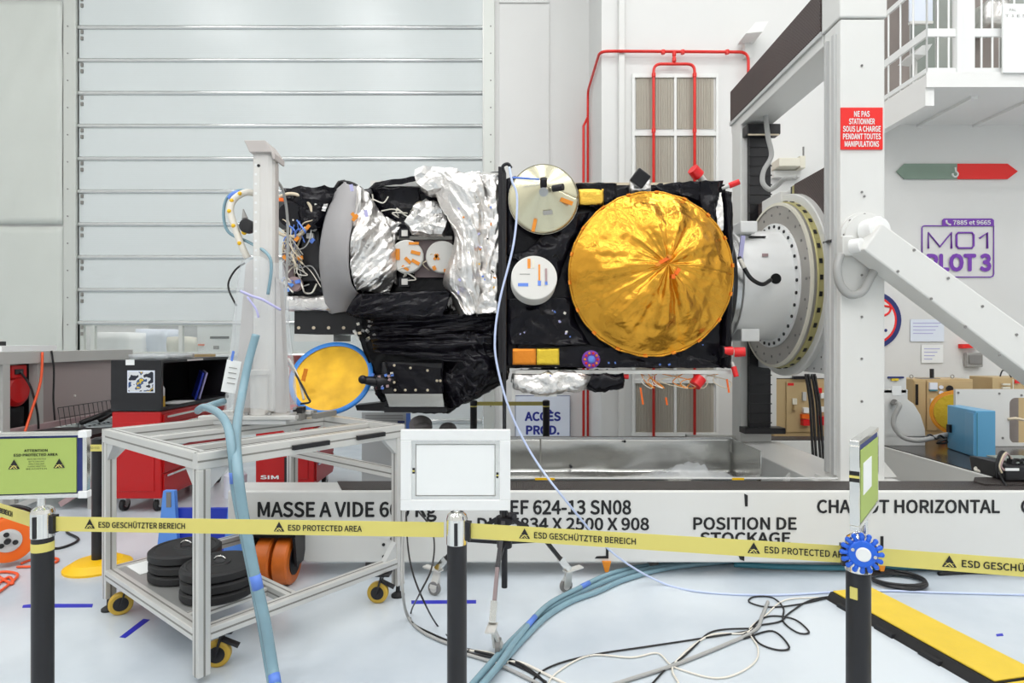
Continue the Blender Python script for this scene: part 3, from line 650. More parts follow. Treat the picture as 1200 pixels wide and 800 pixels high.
# hub, brace and conduits at the front column
hz = P(1010, 276, 4.42)
MB().lathe((hz.x, 4.42, hz.z), (0, -1, 0), [(0, .17), (.03, .17), (.032, .15), (.05, .15)], 40).build('hub_flange', 'white', cg)
hc = Vector((P(1020, 272, 4.36).x, 4.38, P(0, 272, 4.36).z))
MB().lathe(hc, (.22, -1, .1), [(0, .098), (.10, .092), (.112, .080)], 36).build('hub_cap', 'white_gloss', cg)
e = hc + Vector((.22, -1, .1)).normalized() * .114; text(cg, 'CARTER', 'ink', e + Vector((-.045, -.003, .0)), (1, .22, 0), (0, .1, 1), .02, .085, bold=.03)
h0 = MB().cyl((hz.x - .15, 4.39, hz.z), (hz.x - .15, 4.383, hz.z), .009, n=8).build('hub_bolt', 'mid_grey', cg)
for k in range(1, 8):
    a = 2 * PI * k / 8; clones(h0, [(.15 - .15 * math.cos(a), 0, .15 * math.sin(a))])
bx('hub_bracket', 'white', cg, P(984, 0, 4.4).x, 4.36, P(0, 300, 4.4).z, P(997, 0, 4.4).x, 4.42, P(0, 277, 4.4).z, bevel=.008)
MB().cyl(P(998, 289, 4.32), P(1010, 287, 4.26), .052, n=20).build('pivot_knob', 'white_gloss', cg)
ys0, ys1 = 4.20, 4.40
up = [(1036, 262), (1080, 299), (1200, 401)]
a1 = Vector((*XZ(1028, 268, ys0), 0)); sl = (401 - 299) / 120.; L = 420
lo_ = [(1014, 294), (1010 + 60, 294 + 60 * sl)]
A1 = XZ(1034, 261, ys0); A2 = XZ(1034 + L, 261 + L * sl, ys0); B1 = XZ(1012, 292, ys0); B2 = XZ(1012 + L - 55, 292 + (L - 55) * sl, ys0)
A2 = (A2[0], max(A2[1], .595)); B2 = (B2[0], max(B2[1], .595))
MB().prism([A1, A2, B2, B1], 'y', ys0, ys1).build('brace', 'white', cg, bevel=.012)
bb = MB().cyl((*P(1071, 293, ys0)[:],)[0:3], P(1071, 293, ys0) + Vector((0, -.006, 0)), .010, n=8).build('brace_bolt', 'mid_grey', cg)
clones(bb, [P(x, y, ys0) - P(1071, 293, ys0) for x, y in ((1111, 326), (1151, 359), (1191, 392), (1052, 318), (1091, 350), (1131, 383), (1171, 416))])
cd_ = spl([P(985, 298, 4.37), P(981, 315, 4.36), P(985, 334, 4.36), P(996, 345, 4.36), P(1010, 342, 4.36), P(1019, 327, 4.37), P(1027, 313, 4.38)], 6)
MB().tube(cd_, .030, 12).build('conduit', 'wire_grey', cg)
b1 = MB().cyl(P(1010, 225, 4.42), P(1010, 225, 4.412), .009, n=8).build('column_bolt', 'mid_grey', cg)
clones(b1, [P(x, y, 4.42) - P(1010, 225, 4.42) for x, y in ((1010, 77), (1013, 230), (1010, 322), (1010, 371), (1010, 420), (1010, 470), (1010, 520))])
MB().cyl(P(966, 284, 4.63), P(975, 282, 4.5), .012, n=8).build('stop_pin', 'dark_metal', cg)
# grey hose from the beam to the carrier
hp = spl([P(897, 133, 6.1), P(900, 160, 6.05), P(904, 182, 6.0), P(895, 200, 5.95), P(894, 214, 5.9), P(902, 222, 5.85), P(911, 217, 5.8), P(919, 210, 5.7), P(932, 208, 5.55)], 6)
MB().tube(hp, .024, 10).build('flexible_hose', 'wire_grey', cg); bx('hose_clip', 'dark_metal', cg, P(893, 0, 6.1).x, 6.05, P(0, 134, 6.1).z, P(901, 0, 6.1).x, 6.15, P(0, 129, 6.1).z)
# red warning plate on the column
ws = thing('warning_sign', 'square red plate with white French warning text on the column', 'sign', P(1010, 175, 4.41).to_tuple())
yw = 4.408
bx('plate', 'red_sign', ws, *P(985.5, 175, yw).to_tuple(), P(1034.5, 0, yw).x, yw + .01, P(0, 126, yw).z)
for i, (tx, w_) in enumerate((('NE PAS', 18), ('STATIONNER', 30), ('SOUS LA CHARGE', 44), ('PENDANT TOUTES', 44), ('MANIPULATIONS', 40))):
    text(ws, tx, 'white_matte', P(1010, 136.5 + i * 8.8, yw - .002), X_, Z_, 6.2 / F * yw, w_ / F * yw, center=True, bold=.03)

# ---- aluminium drip tray between the rails
tr = thing('drip_tray', 'dented bare aluminium tray lying between the white carriage rails', 'tray', (.6, 4.75, .46))
tx0, tx1 = -.72, 1.86; rows = []
sec = [(4.46, .575), (4.475, .575), (4.48, .48), (4.62, .472), (5.0, .472), (5.05, .5), (5.055, .64), (5.06, .785), (5.08, .79)]
fine = []
for (a, b), (c, d) in zip(sec, sec[1:]):
    for k in range(5): fine.append((a + (c - a) * k / 5, b + (d - b) * k / 5))
fine.append(sec[-1])
for i in range(61):
    x = tx0 + (tx1 - tx0) * i / 60
    rows.append([Vector((x, y + .014 * noise.noise(Vector((x * 2.2, z * 5, 3))) * (1 if .5 < z < .76 else 0), z + .003 * noise.noise(Vector((x * 3, y * 3, 9))) * (1 if z < .48 else 0))) for y, z in fine])
MB().grid(rows).build('sheet', 'sheet_metal', tr, solid=.004)
bx('hem', 'steel', tr, tx0, 5.05, .775, tx1, 5.075, .79); bx('hem', 'white_gloss', tr, tx0, 4.452, .575, tx1 + .6, 4.47, .585)
bx('end_plate', 'sheet_metal', tr, tx1, 4.47, .47, tx1 + .006, 5.06, .78)
bx('tape_strip', 'yellow_base', tr, P(627, 0, 4.45).x, 4.448, .568, P(650, 0, 4.45).x, 4.452, .585); bx('tape_strip', 'yellow_base', tr, P(858, 0, 4.45).x, 4.448, .568, P(872, 0, 4.45).x, 4.452, .585)
for px in (633,): bx('seam', 'alu_dark', tr, P(px, 0, 5).x, 5.035, .48, P(px, 0, 5).x + .012, 5.05, .78)
sr = MB().cyl(P(669, 547, 5.03), P(669, 547, 5.02), .012, n=8).build('rivet', 'dark_metal', tr); clones(sr, [P(x, y, 5.03) - P(669, 547, 5.03) for x, y in ((732, 517), (732, 559))])
ps = thing('plastic_sheet', 'crumpled clear plastic sheet lying in the aluminium tray', 'sheet', (1.4, 4.7, .48))
rows = [[Vector((.95 + .9 * i / 24, 4.53 + .42 * j / 10, .485 + .10 * max(0, math.sin(PI * i / 24)) * max(0, math.sin(PI * j / 10)) * (1 + .9 * crease((i * .2, j * .25, 1), 1)))) for i in range(25)] for j in range(11)]
MB().grid(rows).build('film', 'plastic2', ps)
# rear rail clutter: a short silver bar

# ================================================================ SATELLITE
st = thing('satellite', 'satellite wrapped in black and silver foil with a gold covered dish, held on the flange', 'satellite', (.1, 5.5, 1.1))
YA = 4.70
body = foil_box('main_body', 'black_foil', st, -.06, YA + .03, 1.40, 1.68, 6.4, 2.84, res=.045, amp=.022, f=4.5, seed=1)
# launch ring between body and adapter
MB().lathe((1.66, FC.y, FC.z), (1, 0, 0), [(0, .55), (.10, .52), (.12, .53), (.30, .53), (.32, .50)], 56).build('launch_ring', 'steel', st)
MB().lathe((1.885, FC.y, FC.z), (1, 0, 0), [(0, .54), (.03, .54)], 56).build('ring_gasket', 'black', st)
# seam post, frames
bx('seam_post', 'dark_metal', st, P(584, 0, 4.66).x, 4.64, 1.36, P(590, 0, 4.66).x, 4.72, P(0, 196, 4.66).z)
bx('bottom_frame', 'alu', st, P(604, 0, YA).x, YA - .01, P(0, 438, YA).z, P(856, 0, YA).x, YA + .05, P(0, 433.5, YA).z)
bx('top_frame', 'wire_beige', st, P(672, 0, YA).x, YA + .02, P(0, 216, YA).z, P(846, 0, YA).x, YA + .06, P(0, 213, YA).z)
# loose black wrapping along the top edge and the right edge
def px_loft(name, mat, A, B, Ya, Yb=None, **k):
    Yb = Ya if Yb is None else Yb
    ex = lambda q, Y: P(q[0], q[1], q[2] if len(q) > 2 else Y)
    return loft(name, mat, st, [ex(q, Ya) for q in A], [ex(q, Yb) for q in B], **k)
px_loft('black_wrap', 'black_foil', [(672, 217), (675, 232), (681, 240)], [(722, 216), (719, 234), (705, 250)], YA, seed=3, amp=.03, bulge=.03)
px_loft('black_wrap', 'black_foil', [(765, 217), (768, 224)], [(846, 213), (838, 240)], YA, seed=4, amp=.03, bulge=.03)
px_loft('black_wrap', 'black_foil', [(818, 214), (820, 250)], [(843, 215), (838, 262)], YA - .03, seed=6, amp=.03, bulge=.04)
px_loft('black_wrap', 'black_foil', [(845, 226), (847, 300), (844, 431)], [(857, 226), (858, 300), (856, 432)], YA, seed=7, amp=.02, bulge=.04)
px_loft('silver_strip', 'silver_foil', [(838, 228), (840, 275)], [(845, 226), (847, 270)], YA - .04, seed=8, amp=.02)
px_loft('black_wrap', 'black_foil', [(640, 262), (622, 290), (594, 300)], [(690, 250), (668, 290), (650, 340)], YA - .01, seed=9, amp=.05, f=5, bulge=.05)
px_loft('black_wrap', 'black_foil', [(592, 352), (594, 380), (596, 405)], [(668, 350), (676, 380), (690, 405)], YA - .01, seed=11, amp=.05, f=5, bulge=.05)
px_loft('black_wrap', 'black_foil', [(604, 403), (610, 430)], [(800, 412), (850, 431)], YA + .0, seed=13, amp=.03, f=5, bulge=.03, nu=60)
px_loft('black_wrap', 'black_foil', [(590, 212), (592, 260), (592, 300)], [(604, 208), (606, 260), (602, 300)], YA - .0, seed=15, amp=.03, f=5, bulge=.03)
# ---- gold covered dish
GC = P(763, 321, 4.60); GR = 96 / F * 4.60; GA = P(783, 309, 4.40)
rows = []; nr, na = 44, 180; fan = [rnd.uniform(-1, 1) for _ in range(26)]; fan[3:9] = [.2, -1, .9, -.8, .6, -.4]
for j in range(nr + 1):
    t_ = j / nr; row = []
    for i in range(na + 1):
        a = 2 * PI * i / na; e = GC + Vector((math.cos(a) * GR * 1.0, 0, math.sin(a) * GR))
        p = GA.lerp(e, t_)
        fo = (a / (2 * PI) * 26) % 26; i0 = int(fo); u = fo - i0; tri = fan[i0 % 26] * (1 - u) + fan[(i0 + 1) % 26] * u
        w_ = math.sin(PI * min(1, t_ * 1.05)) ** .7
        pl_ = crease((math.cos(a) * 2.4, math.sin(a) * 2.4, t_ * .5), 1, 7)
        h = .032 * tri * w_ + .030 * pl_ * w_ + .030 * crease(p, 2.8, 3) * w_ + .014 * crease(p, 7, 5) * min(1, 4 * (1 - t_) + .1)
        row.append(p + Vector((0, -h - .045 * math.sin(PI * t_) ** 2, 0)))
    rows.append(row)
for r_ in rows: r_[-1] = r_[0].copy()
gd_ = MB().grid(rows).build('gold_cover', 'gold_foil', st, solid=.006)
MB().tube([GC + Vector((math.cos(a) * GR * 1.0, .006, math.sin(a) * GR * 1.0)) + Vector((0, 0, .004 * math.sin(a * 23))) for a in [2 * PI * k / 120 for k in range(120)]], .009, 8, True).build('cover_hem', 'gold_foil', gd_)
for k in range(18):
    a = 2 * PI * (k + .3) / 18; MB().obox(GC + Vector((math.cos(a) * GR * 1.005, .0, math.sin(a) * GR * 1.005)), (.03, .02, .014), rot(0, -a + PI / 2, 0)).build('hem_tab', 'orange_foil', gd_)
MB().lathe(GC + Vector((0, .012, 0)), (0, 1, 0), [(0, GR * 1.02), (.03, GR * 1.0), (.12, GR * .55)], 72).build('dish_back', 'black_foil_soft', st)
for k, (x, y, wd, hh, r_) in enumerate(((778, 305, 12, 4, .5), (784, 301, 5, 4, -.3), (794, 318, 8, 4, 1.0), (771, 310, 5, 3, .2), (789, 324, 4, 5, 0))):
    c = P(x, y, 4.385); MB().obox(c, (wd / F * 4.4, .015, hh / F * 4.4), rot(0, -r_, 0)).build('tape_tag', 'orange_tape' if k % 2 else 'orange', gd_)
# ---- cream horn dish, top left of the module
DC = P(637, 233, 4.58); DR = 41 / F * 4.58; DA = P(638, 216, 4.46)
rows = []
for j in range(13):
    t_ = j / 12; rows.append([DA.lerp(DC + Vector((math.cos(a) * DR, 0, math.sin(a) * DR)), t_) for a in [2 * PI * i / 64 for i in range(65)]])
for r_ in rows: r_[-1] = r_[0].copy()
pd = MB().grid(rows).build('cream_dish', 'pearl', st, solid=.008)
MB().lathe(DC + Vector((0, .01, 0)), (0, 1, 0), [(0, DR * 1.01), (.02, DR * .98), (.12, DR * .4)], 48).build('dish_shell', 'beige_light', st)
MB().cyl(P(638, 223, 4.47), P(637, 225, 4.40), .034, n=20).build('feed_boss', 'steel', pd)
MB().cyl(P(637, 219, 4.44), P(637, 209, 4.40), .026, n=14).build('feed_cap', 'dark_metal', pd); MB().cyl(P(648, 221, 4.44), P(660, 219, 4.40), .026, n=14).build('feed_cap', 'dark_metal', pd)
MB().cyl(P(601, 208, 4.47), P(632, 210, 4.44), .008, n=8).build('feed_line', 'tape_blue_light', pd)
def front_tag(par, x, y, w_, h_, r_, Y, mat, name='tape_tag', dy=.006): return MB().obox(P(x, y, Y), (w_ / F * Y, dy, h_ / F * Y), rot(0, -r_, 0)).build(name, mat, par)
for q in ((625, 219, 4, 13, -.5), (664, 236, 15, 5, -.35), (626, 264, 4, 15, -.2)): front_tag(pd, *q, 4.52, 'orange_tape')
front_tag(pd, 642, 249, 11, 5, .1, 4.50, 'grey', 'label_sticker')
# ---- white drum antenna
ax = Vector((.02, -1, .22)).normalized(); WC = P(626, 325, 4.44); WR = 27 / F * 4.44
wd_ = MB().lathe(WC - ax * .15, ax, [(0, WR), (.145, WR), (.15, WR - .006)], 48).build('drum_antenna', 'pad_white', st)
MB().cyl(WC - ax * .15, WC - ax * .30, .08, n=20).build('drum_mount', 'black', wd_)
xa = Vector((1, 0, 0)); za = ax.cross(xa) * -1
if za.z < 0: za = -za
for (dx, dy, w_, h_, mt) in ((-6, 17, 3.5, 12, 'orange_tape'), (-1, 17, 3, 11, 'beige_light'), (6, 6, 2, 20, 'orange_tape'), (14, 2, 2.5, 18, 'mauve_rail'), (6, -7, 3.5, 6, 'tape_blue_light'), (-13, -9, 12, 4, 'tape_blue_light'), (-11, 4, 12, 1, 'grey'), (14, -7, 3, 4, 'tape_blue_light')):
    k = 4.44 / F; R_ = Matrix((xa, -ax, za)).transposed(); MB().obox(WC + ax * .002 + xa * dx * k + za * dy * k, (w_ * k, .003, h_ * k), R_).build('tape_tag', mt, wd_)
# ---- small fittings on the black face
foil_box('gold_patch', 'gold_small', st, P(678, 0, 4.66).x, 4.65, P(0, 240, 4.66).z, P(707, 0, 4.66).x, 4.68, P(0, 222, 4.66).z, res=.02, amp=.004, f=20)
foil_box('orange_patch', 'orange_foil', st, P(601, 0, 4.66).x, 4.65, P(0, 427, 4.66).z, P(628, 0, 4.66).x, 4.68, P(0, 408.5, 4.66).z, res=.02, amp=.004, f=20)
foil_box('yellow_patch', 'yellow_foil', st, P(629, 0, 4.66).x, 4.65, P(0, 427, 4.66).z, P(655, 0, 4.66).x, 4.68, P(0, 408, 4.66).z, res=.02, amp=.004, f=20)
ln = P(693, 421, 4.64); le = MB().lathe(ln + Vector((0, .06, 0)), (0, -1, 0), [(0, .075), (.05, .07), (.055, .055)], 24).build('sensor_lens', 'purple', st)
for k in range(10):
    a = 2 * PI * k / 10; MB().sphere(ln + Vector((math.cos(a) * .05, -.0, math.sin(a) * .05)), .011, 6, 4).build('lens_dot', 'orange_tape' if k % 2 else 'red_cap', le)
MB().sphere(ln, .03, 10, 6, (1, .4, 1)).build('lens_centre', 'tape_blue_light', le)
for k in range(26):
    x, y = rnd.choice(((610, 390), (650, 370), (660, 390), (640, 440), (720, 425), (780, 427), (830, 402), (840, 330), (832, 245), (664, 372), (662, 388), (830, 395)));
    front_tag(st, x + rnd.uniform(-8, 8), y + rnd.uniform(-7, 7) * (y < 420), rnd.uniform(1.2, 3), rnd.uniform(1.2, 3), rnd.uniform(0, 2), 4.635, rnd.choice(('tape_blue_light', 'tape_blue_light', 'lilac', 'wire_white')), 'wire_tie')
# top fittings
MB().obox(P(750, 209, 4.62), (.115, .08, .115), rot(.25, .62, .1)).build('star_sensor_cap', 'dark_metal', st, bevel=.01)
foil_box('sensor_wrap', 'silver_foil', st, P(738, 0, 4.72).x, 4.66, P(0, 227, 4.72).z, P(760, 0, 4.72).x, 4.8, P(0, 214, 4.72).z, res=.025, amp=.02, f=9)
def nozzle(base, tip, capc, r0=.028):
    base, tip = Vector(base), Vector(tip); n_ = MB().cyl(base, tip, r0 * .8, r0, 14).build('thruster', 'pad_white', st)
    d = (tip - base).normalized(); MB().cyl(tip - d * .01, tip + d * .07, r0 * 1.5, r0 * 1.4, 16).build('thruster_cap', capc, n_); return n_
nozzle(P(826, 214, 4.75), P(818, 205, 4.72), 'red_cap', .032); nozzle(P(846, 221, 4.72), P(856, 217, 4.70), 'red_cap', .016)
nozzle(P(826, 436, 4.74), P(820, 444, 4.72), 'red_cap', .034); nozzle(P(850, 413, 4.66), P(862, 412.5, 4.64), 'red_cap', .026)
MB().cyl(P(845, 412, 4.6), P(853, 412, 4.6), .05, .035, 16).build('thruster_cap', 'dark_metal', st)
MB().cyl(P(848, 411, 4.58), P(858, 411, 4.58), .03, .035, 16).build('thruster_cap', 'red_cap', st)
nozzle(P(858, 424, 4.66), P(860, 431, 4.65), 'red_cap', .014); nozzle(P(718, 440, 4.72), P(726, 440.5, 4.72), 'red_cap', .015)
for (x, y, l_) in ((752, 464, 20), (781, 470, 9), (853, 452, 16), (810, 436, 3)): front_tag(st, x, y, 2, l_, .15, 4.7, 'orange', 'tag_ribbon')
for k in range(9):
    x0 = rnd.uniform(745, 845); p = [P(x0, 438, 4.74), P(x0 + rnd.uniform(-12, 12), 448, 4.72), P(x0 + rnd.uniform(-20, 20), 455, 4.70), P(x0 + rnd.uniform(-25, 25), 446, 4.72), P(x0 + rnd.uniform(-30, 30), 438, 4.75)]
    MB().tube(spl(p, 5), .004, 5).build('loose_wire', rnd.choice(('wire_white', 'wire_beige', 'orange_tape')), st)
# crumpled silver bundle under the body
foil_prism('silver_bundle', 'silver_foil', st, [XZ(x, y, 4.72) for x, y in ((605, 441), (660, 438), (690, 441), (684, 452), (660, 457), (630, 458), (606, 452))], 4.66, 5.3, amp=.06, f=7, seed=21)
foil_prism('black_bundle', 'black_foil', st, [XZ(x, y, 4.72) for x, y in ((684, 441), (726, 440), (727, 452), (700, 456), (690, 452))], 4.68, 5.2, amp=.05, f=7, seed=22)
bx('bundle_bracket', 'alu', st, P(626, 0, 4.7).x, 4.66, P(0, 464, 4.7).z, P(652, 0, 4.7).x, 4.69, P(0, 456, 4.7).z)
bx('support_leg', 'alu', st, P(600, 0, 4.75).x, 4.72, P(0, 470, 4.75).z, P(604, 0, 4.75).x, 4.76, P(0, 434, 4.75).z)

# ---- left module
YM = 4.98
foil_box('rear_body', 'black_foil', st, P(333, 0, YM).x, YM, P(0, 347, YM).z, -.12, 6.3, P(0, 222, YM).z, res=.055, amp=.03, f=4, seed=31)
px_loft('black_wrap', 'black_foil', [(335, 222), (336, 236), (345, 248)], [(393, 221), (388, 240), (380, 255)], YM - .04, seed=33, amp=.05, f=5, bulge=.05)
px_loft('black_wrap', 'black_foil', [(348, 246), (352, 262), (358, 275)], [(386, 240), (382, 255), (378, 268)], YM - .06, seed=35, amp=.05, f=6, bulge=.05)
px_loft('silver_strip', 'silver_foil', [(368, 239), (370, 246)], [(384, 240), (381, 248)], YM - .10, seed=36, amp=.03, f=8)
MB().cyl(P(341, 252, YM + .02), P(341, 252, YM - .10), .14, .10, 32).build('round_housing', 'dark_metal', st)
MB().tube([P(341, 252, YM - .10) + Vector((math.cos(a) * .175, 0, math.sin(a) * .175)) for a in [2 * PI * k / 40 for k in range(40)]], .014, 8, True).build('housing_ring', 'wire_beige', st)
bx('equipment_panel', 'black', st, P(356, 0, YM).x, YM - .05, P(0, 330, YM).z, P(376, 0, YM).x, YM, P(0, 272, YM).z)
bx('equipment_panel', 'pink_dark', st, P(333, 0, YM).x, YM - .04, P(0, 325, YM).z, P(346, 0, YM).x, YM, P(0, 285, YM).z)
MB().cyl(P(368, 268, 4.93), P(368, 268, 4.90), .022, n=14).build('round_fitting', 'pad_white', st); bx('small_box', 'pad_white', st, *P(359, 279, 4.90).to_tuple(), P(367, 0, 4.9).x, 4.94, P(0, 273, 4.9).z)
MB().lathe(P(347, 333, 4.92), (0, -1, 0), [(0, .06), (.05, .06), (.052, .035)], 20).build('copper_coil', 'mauve_rail', st)
foil_box('silver_strip', 'silver_foil', st, P(334, 0, YM).x, YM - .03, P(0, 363, YM).z, P(388, 0, YM).x, 5.5, P(0, 348, YM).z, res=.03, amp=.014, f=9, seed=5)
bx('screw_panel', 'black', st, P(346, 0, 5.02).x, 5.0, P(0, 391, 5.0).z, P(425, 0, 5.0).x, 5.8, P(0, 364, 5.0).z)
bo = MB().cyl(P(350, 384, 5.0), P(350, 384, 4.985), .014, n=8).build('panel_screw', 'wire_beige', st); clones(bo, [(17.5 / F * 5 * k, 0, 0) for k in range(1, 5)])
bx('panel_sill', 'alu', st, P(346, 0, 5.0).x, 4.97, P(0, 400, 5.0).z, P(392, 0, 5.0).x, 5.5, P(0, 392, 5.0).z)
# wiring tangle
for k in range(30):
    x0, y0 = rnd.uniform(334, 352), rnd.uniform(262, 335); p = [P(x0, y0, YM - .02)]
    for _ in range(4): x0 += rnd.uniform(-12, 15); y0 += rnd.uniform(-22, 20); p.append(P(min(max(x0, 331), 376), min(max(y0, 258), 343), YM - rnd.uniform(.06, .16)))
    MB().tube(spl(p, 6), rnd.choice((.004, .005, .007)), 6).build('harness_wire', rnd.choice(('wire_white', 'wire_white', 'wire_beige', 'wire_grey', 'tape_blue_light')), st)
for (x, y, mt) in ((341, 333, 'blue_light'), (336, 340, 'blue_light'), (349, 330, 'tape_blue_light'), (348, 280, 'orange_tape'), (330, 234, 'orange'), (361, 266, 'orange_tape'), (334, 302, 'orange_tape'), (352, 302, 'orange_tape'), (366, 282, 'tape_blue_light')):
    front_tag(st, x, y, 6, 4, rnd.uniform(-1, 1), YM - .13, mt, 'wire_tie', .015)
# grey reflector shell, seen almost from its side
A_ = [(404, 214, 5.05), (391, 226, 5.0), (380, 258, 4.86), (374, 295, 4.80), (376, 330, 4.86), (383, 362, 4.97), (389, 368, 5.0)]
B_ = [(406, 216, 4.98), (424, 224, 4.85), (413, 260, 4.66), (408, 298, 4.60), (411, 332, 4.66), (423, 352, 4.85), (410, 365, 4.95)]
refl = px_loft('grey_reflector', 'grey_reflector', A_, B_, 4.8, amp=.003, f=4, nu=16, nv=36, bulge=.05, solid=.02)
MB().tube([P(*q) for q in [(404, 213, 5.04), (398, 214, 5.06), (391, 225, 5.02)]], .02, 8).build('reflector_rim', 'ink', refl)
MB().tube(spl([P(*q) for q in [(400, 213, 5.04), (412, 215, 5.0), (424, 222, 4.9)]], 4), .016, 8).build('reflector_rim', 'ink', refl)
front_tag(refl, 415, 253, 9, 4, -.9, 4.63, 'orange_tape'); front_tag(refl, 416, 255, 9, 4, .9, 4.628, 'orange_tape')
for q in ((412, 220), (429, 250), (418, 288), (416, 300)): front_tag(refl, *q, 4, 8, .2, 4.66, 'lilac')
# silver wrapping behind the reflector
px_loft('silver_wrap', 'silver_foil', [(418, 226, 4.83), (414, 262, 4.70), (409, 300, 4.66), (414, 335, 4.72), (424, 346, 4.86)], [(424, 224, 4.9), (446, 250, 4.88), (460, 285, 4.86), (464, 318, 4.88), (456, 345, 4.92)], 4.8, seed=41, amp=.075, f=4, bulge=.07, nu=40, nv=70, pleat=(.8, 6, 1.6))
px_loft('silver_wrap', 'silver_foil', [(440, 254, 4.9), (450, 285, 4.88), (446, 325, 4.88)], [(470, 264, 4.94), (460, 300, 4.92), (466, 335, 4.94)], 4.9, seed=43, amp=.06, f=6, bulge=.03, pleat=(1.5, 5, 2))
# open bay: black recess, frame, two taped discs
bx('bay_frame', 'alu', st, P(434, 0, 4.9).x, 4.9, P(0, 218, 4.9).z, P(492, 0, 4.9).x, 4.94, P(0, 211.5, 4.9).z)
px_loft('black_wrap', 'black_foil', [(440, 214), (432, 222)], [(496, 206), (496, 212)], 4.85, seed=45, amp=.02)
px_loft('black_wrap', 'black_foil', [(434, 222), (446, 255), (462, 275)], [(492, 216), (490, 250), (486, 275)], 4.96, seed=46, amp=.05, f=5, bulge=.03)
bx('bay_panel', 'pink_dark', st, P(486, 0, 4.93).x, 4.93, P(0, 325, 4.93).z, P(530, 0, 4.93).x, 4.95, P(0, 280, 4.93).z)
bx('bay_bar', 'alu_dark', st, P(466, 0, 4.9).x, 4.88, P(0, 281, 4.9).z, P(530, 0, 4.9).x, 4.92, P(0, 277, 4.9).z)
foil_prism('silver_wrap', 'silver_foil', st, [XZ(x, y, 4.9) for x, y in ((480, 262), (488, 246), (500, 238), (514, 244), (522, 262), (518, 275), (486, 272))], 4.82, 4.95, amp=.05, f=8, seed=47, smooth=False)
MB().tube([P(494, 246, 4.86) + Vector((math.cos(a) * .065, 0, math.sin(a) * .06)) for a in [2 * PI * k / 24 for k in range(24)]], .012, 6, True).build('cable_loop', 'wire_beige', st)
def pad(x, y, r_, Y, tapes, sx=1.0):
    c = P(x, y, Y); R_ = r_ / F * Y
    o = MB().lathe(c, (.0, -1, .0), [(-.04, R_), (.0, R_), (.008, R_ * .93)], 32).build('thruster_disc', 'pad_white', st)
    for q in tapes: front_tag(o, *q, Y - .012, 'orange_tape')
pad(476.5, 300.5, 19.5, 4.84, ((466, 298, 5, 13, 0), (485, 285, 12, 3, 0), (487, 296, 11, 4, -.25), (487, 307, 10, 4, -.5), (478, 305, 9, 4, -.75), (475, 314, 9, 3, -.6)))
pad(518, 301, 19, 4.86, ((511, 301, 8, 3, .9), (512, 301, 8, 3, -.9), (509, 314, 4, 5, .4), (522, 317, 4, 4, 0)))
for (x, y) in ((474, 273), (474, 330)):
    bx('mount_block', 'dark_metal', st, P(x - 6, 0, 4.88).x, 4.86, P(0, y + 6, 4.88).z, P(x + 6, 0, 4.88).x, 4.92, P(0, y - 5, 4.88).z); bx('target_mark', 'pad_white', st, P(x - 3.5, 0, 4.85).x, 4.85, P(0, y + 3.5, 4.85).z, P(x + 3.5, 0, 4.85).x, 4.86, P(0, y - 3.5, 4.85).z)
for k in range(14):
    x0, y0 = rnd.uniform(440, 515), rnd.choice((rnd.uniform(220, 262), rnd.uniform(316, 335))); p = [P(x0, y0, 4.90)]
    for _ in range(4): x0 += rnd.uniform(-14, 14); y0 += rnd.uniform(-9, 9); p.append(P(x0, y0, 4.90 - rnd.uniform(.02, .07)))
    MB().tube(spl(p, 5), .0055, 5).build('harness_wire', rnd.choice(('wire_white', 'wire_white', 'wire_beige')), st)
# big silver blanket beside the seam post
px_loft('silver_blanket', 'silver_foil', [(492, 214, 4.86), (505, 229, 4.80), (520, 256, 4.78), (530, 275, 4.76), (529, 294, 4.76), (518, 333, 4.78), (529, 352, 4.80), (536, 372, 4.80)], [(560, 206), (566, 235), (566, 270), (563, 300), (562, 330), (560, 350), (560, 370)], 4.78, 4.70, seed=51, amp=.07, f=3, bulge=.12, nu=50, nv=80, pleat=(2.0, 4, -2.2))
px_loft('silver_blanket', 'silver_foil', [(558, 207), (562, 260), (560, 320), (558, 369)], [(584, 206), (584, 260), (583, 320), (581, 368)], 4.70, 4.68, seed=53, amp=.04, f=6, bulge=.02, nu=20, nv=70, pleat=(2, 8, 0))
foil_prism('silver_wrap', 'silver_foil', st, [XZ(x, y, 4.8) for x, y in ((492, 207), (510, 204), (536, 205), (530, 222), (505, 226), (494, 218))], 4.66, 4.9, amp=.05, f=7, seed=55, smooth=False)
for k in range(22): front_tag(st, rnd.uniform(535, 580), rnd.uniform(225, 362), rnd.uniform(1, 4), rnd.uniform(1, 3), rnd.uniform(0, 3), 4.60 + rnd.uniform(-.01, .01), rnd.choice(('lilac', 'orange_tape', 'tape_blue_light', 'wire_beige', 'ink', 'gold_small')), 'wire_tie', .03)
bx('panel_edge', 'alu', st, P(536, 0, 4.8).x, 4.72, P(0, 208, 4.8).z, P(585, 0, 4.8).x, 4.76, P(0, 205.5, 4.8).z)
px_loft('black_wrap', 'black_foil', [(510, 209), (512, 212)], [(584, 202), (584, 207)], 4.85, seed=57, amp=.02)
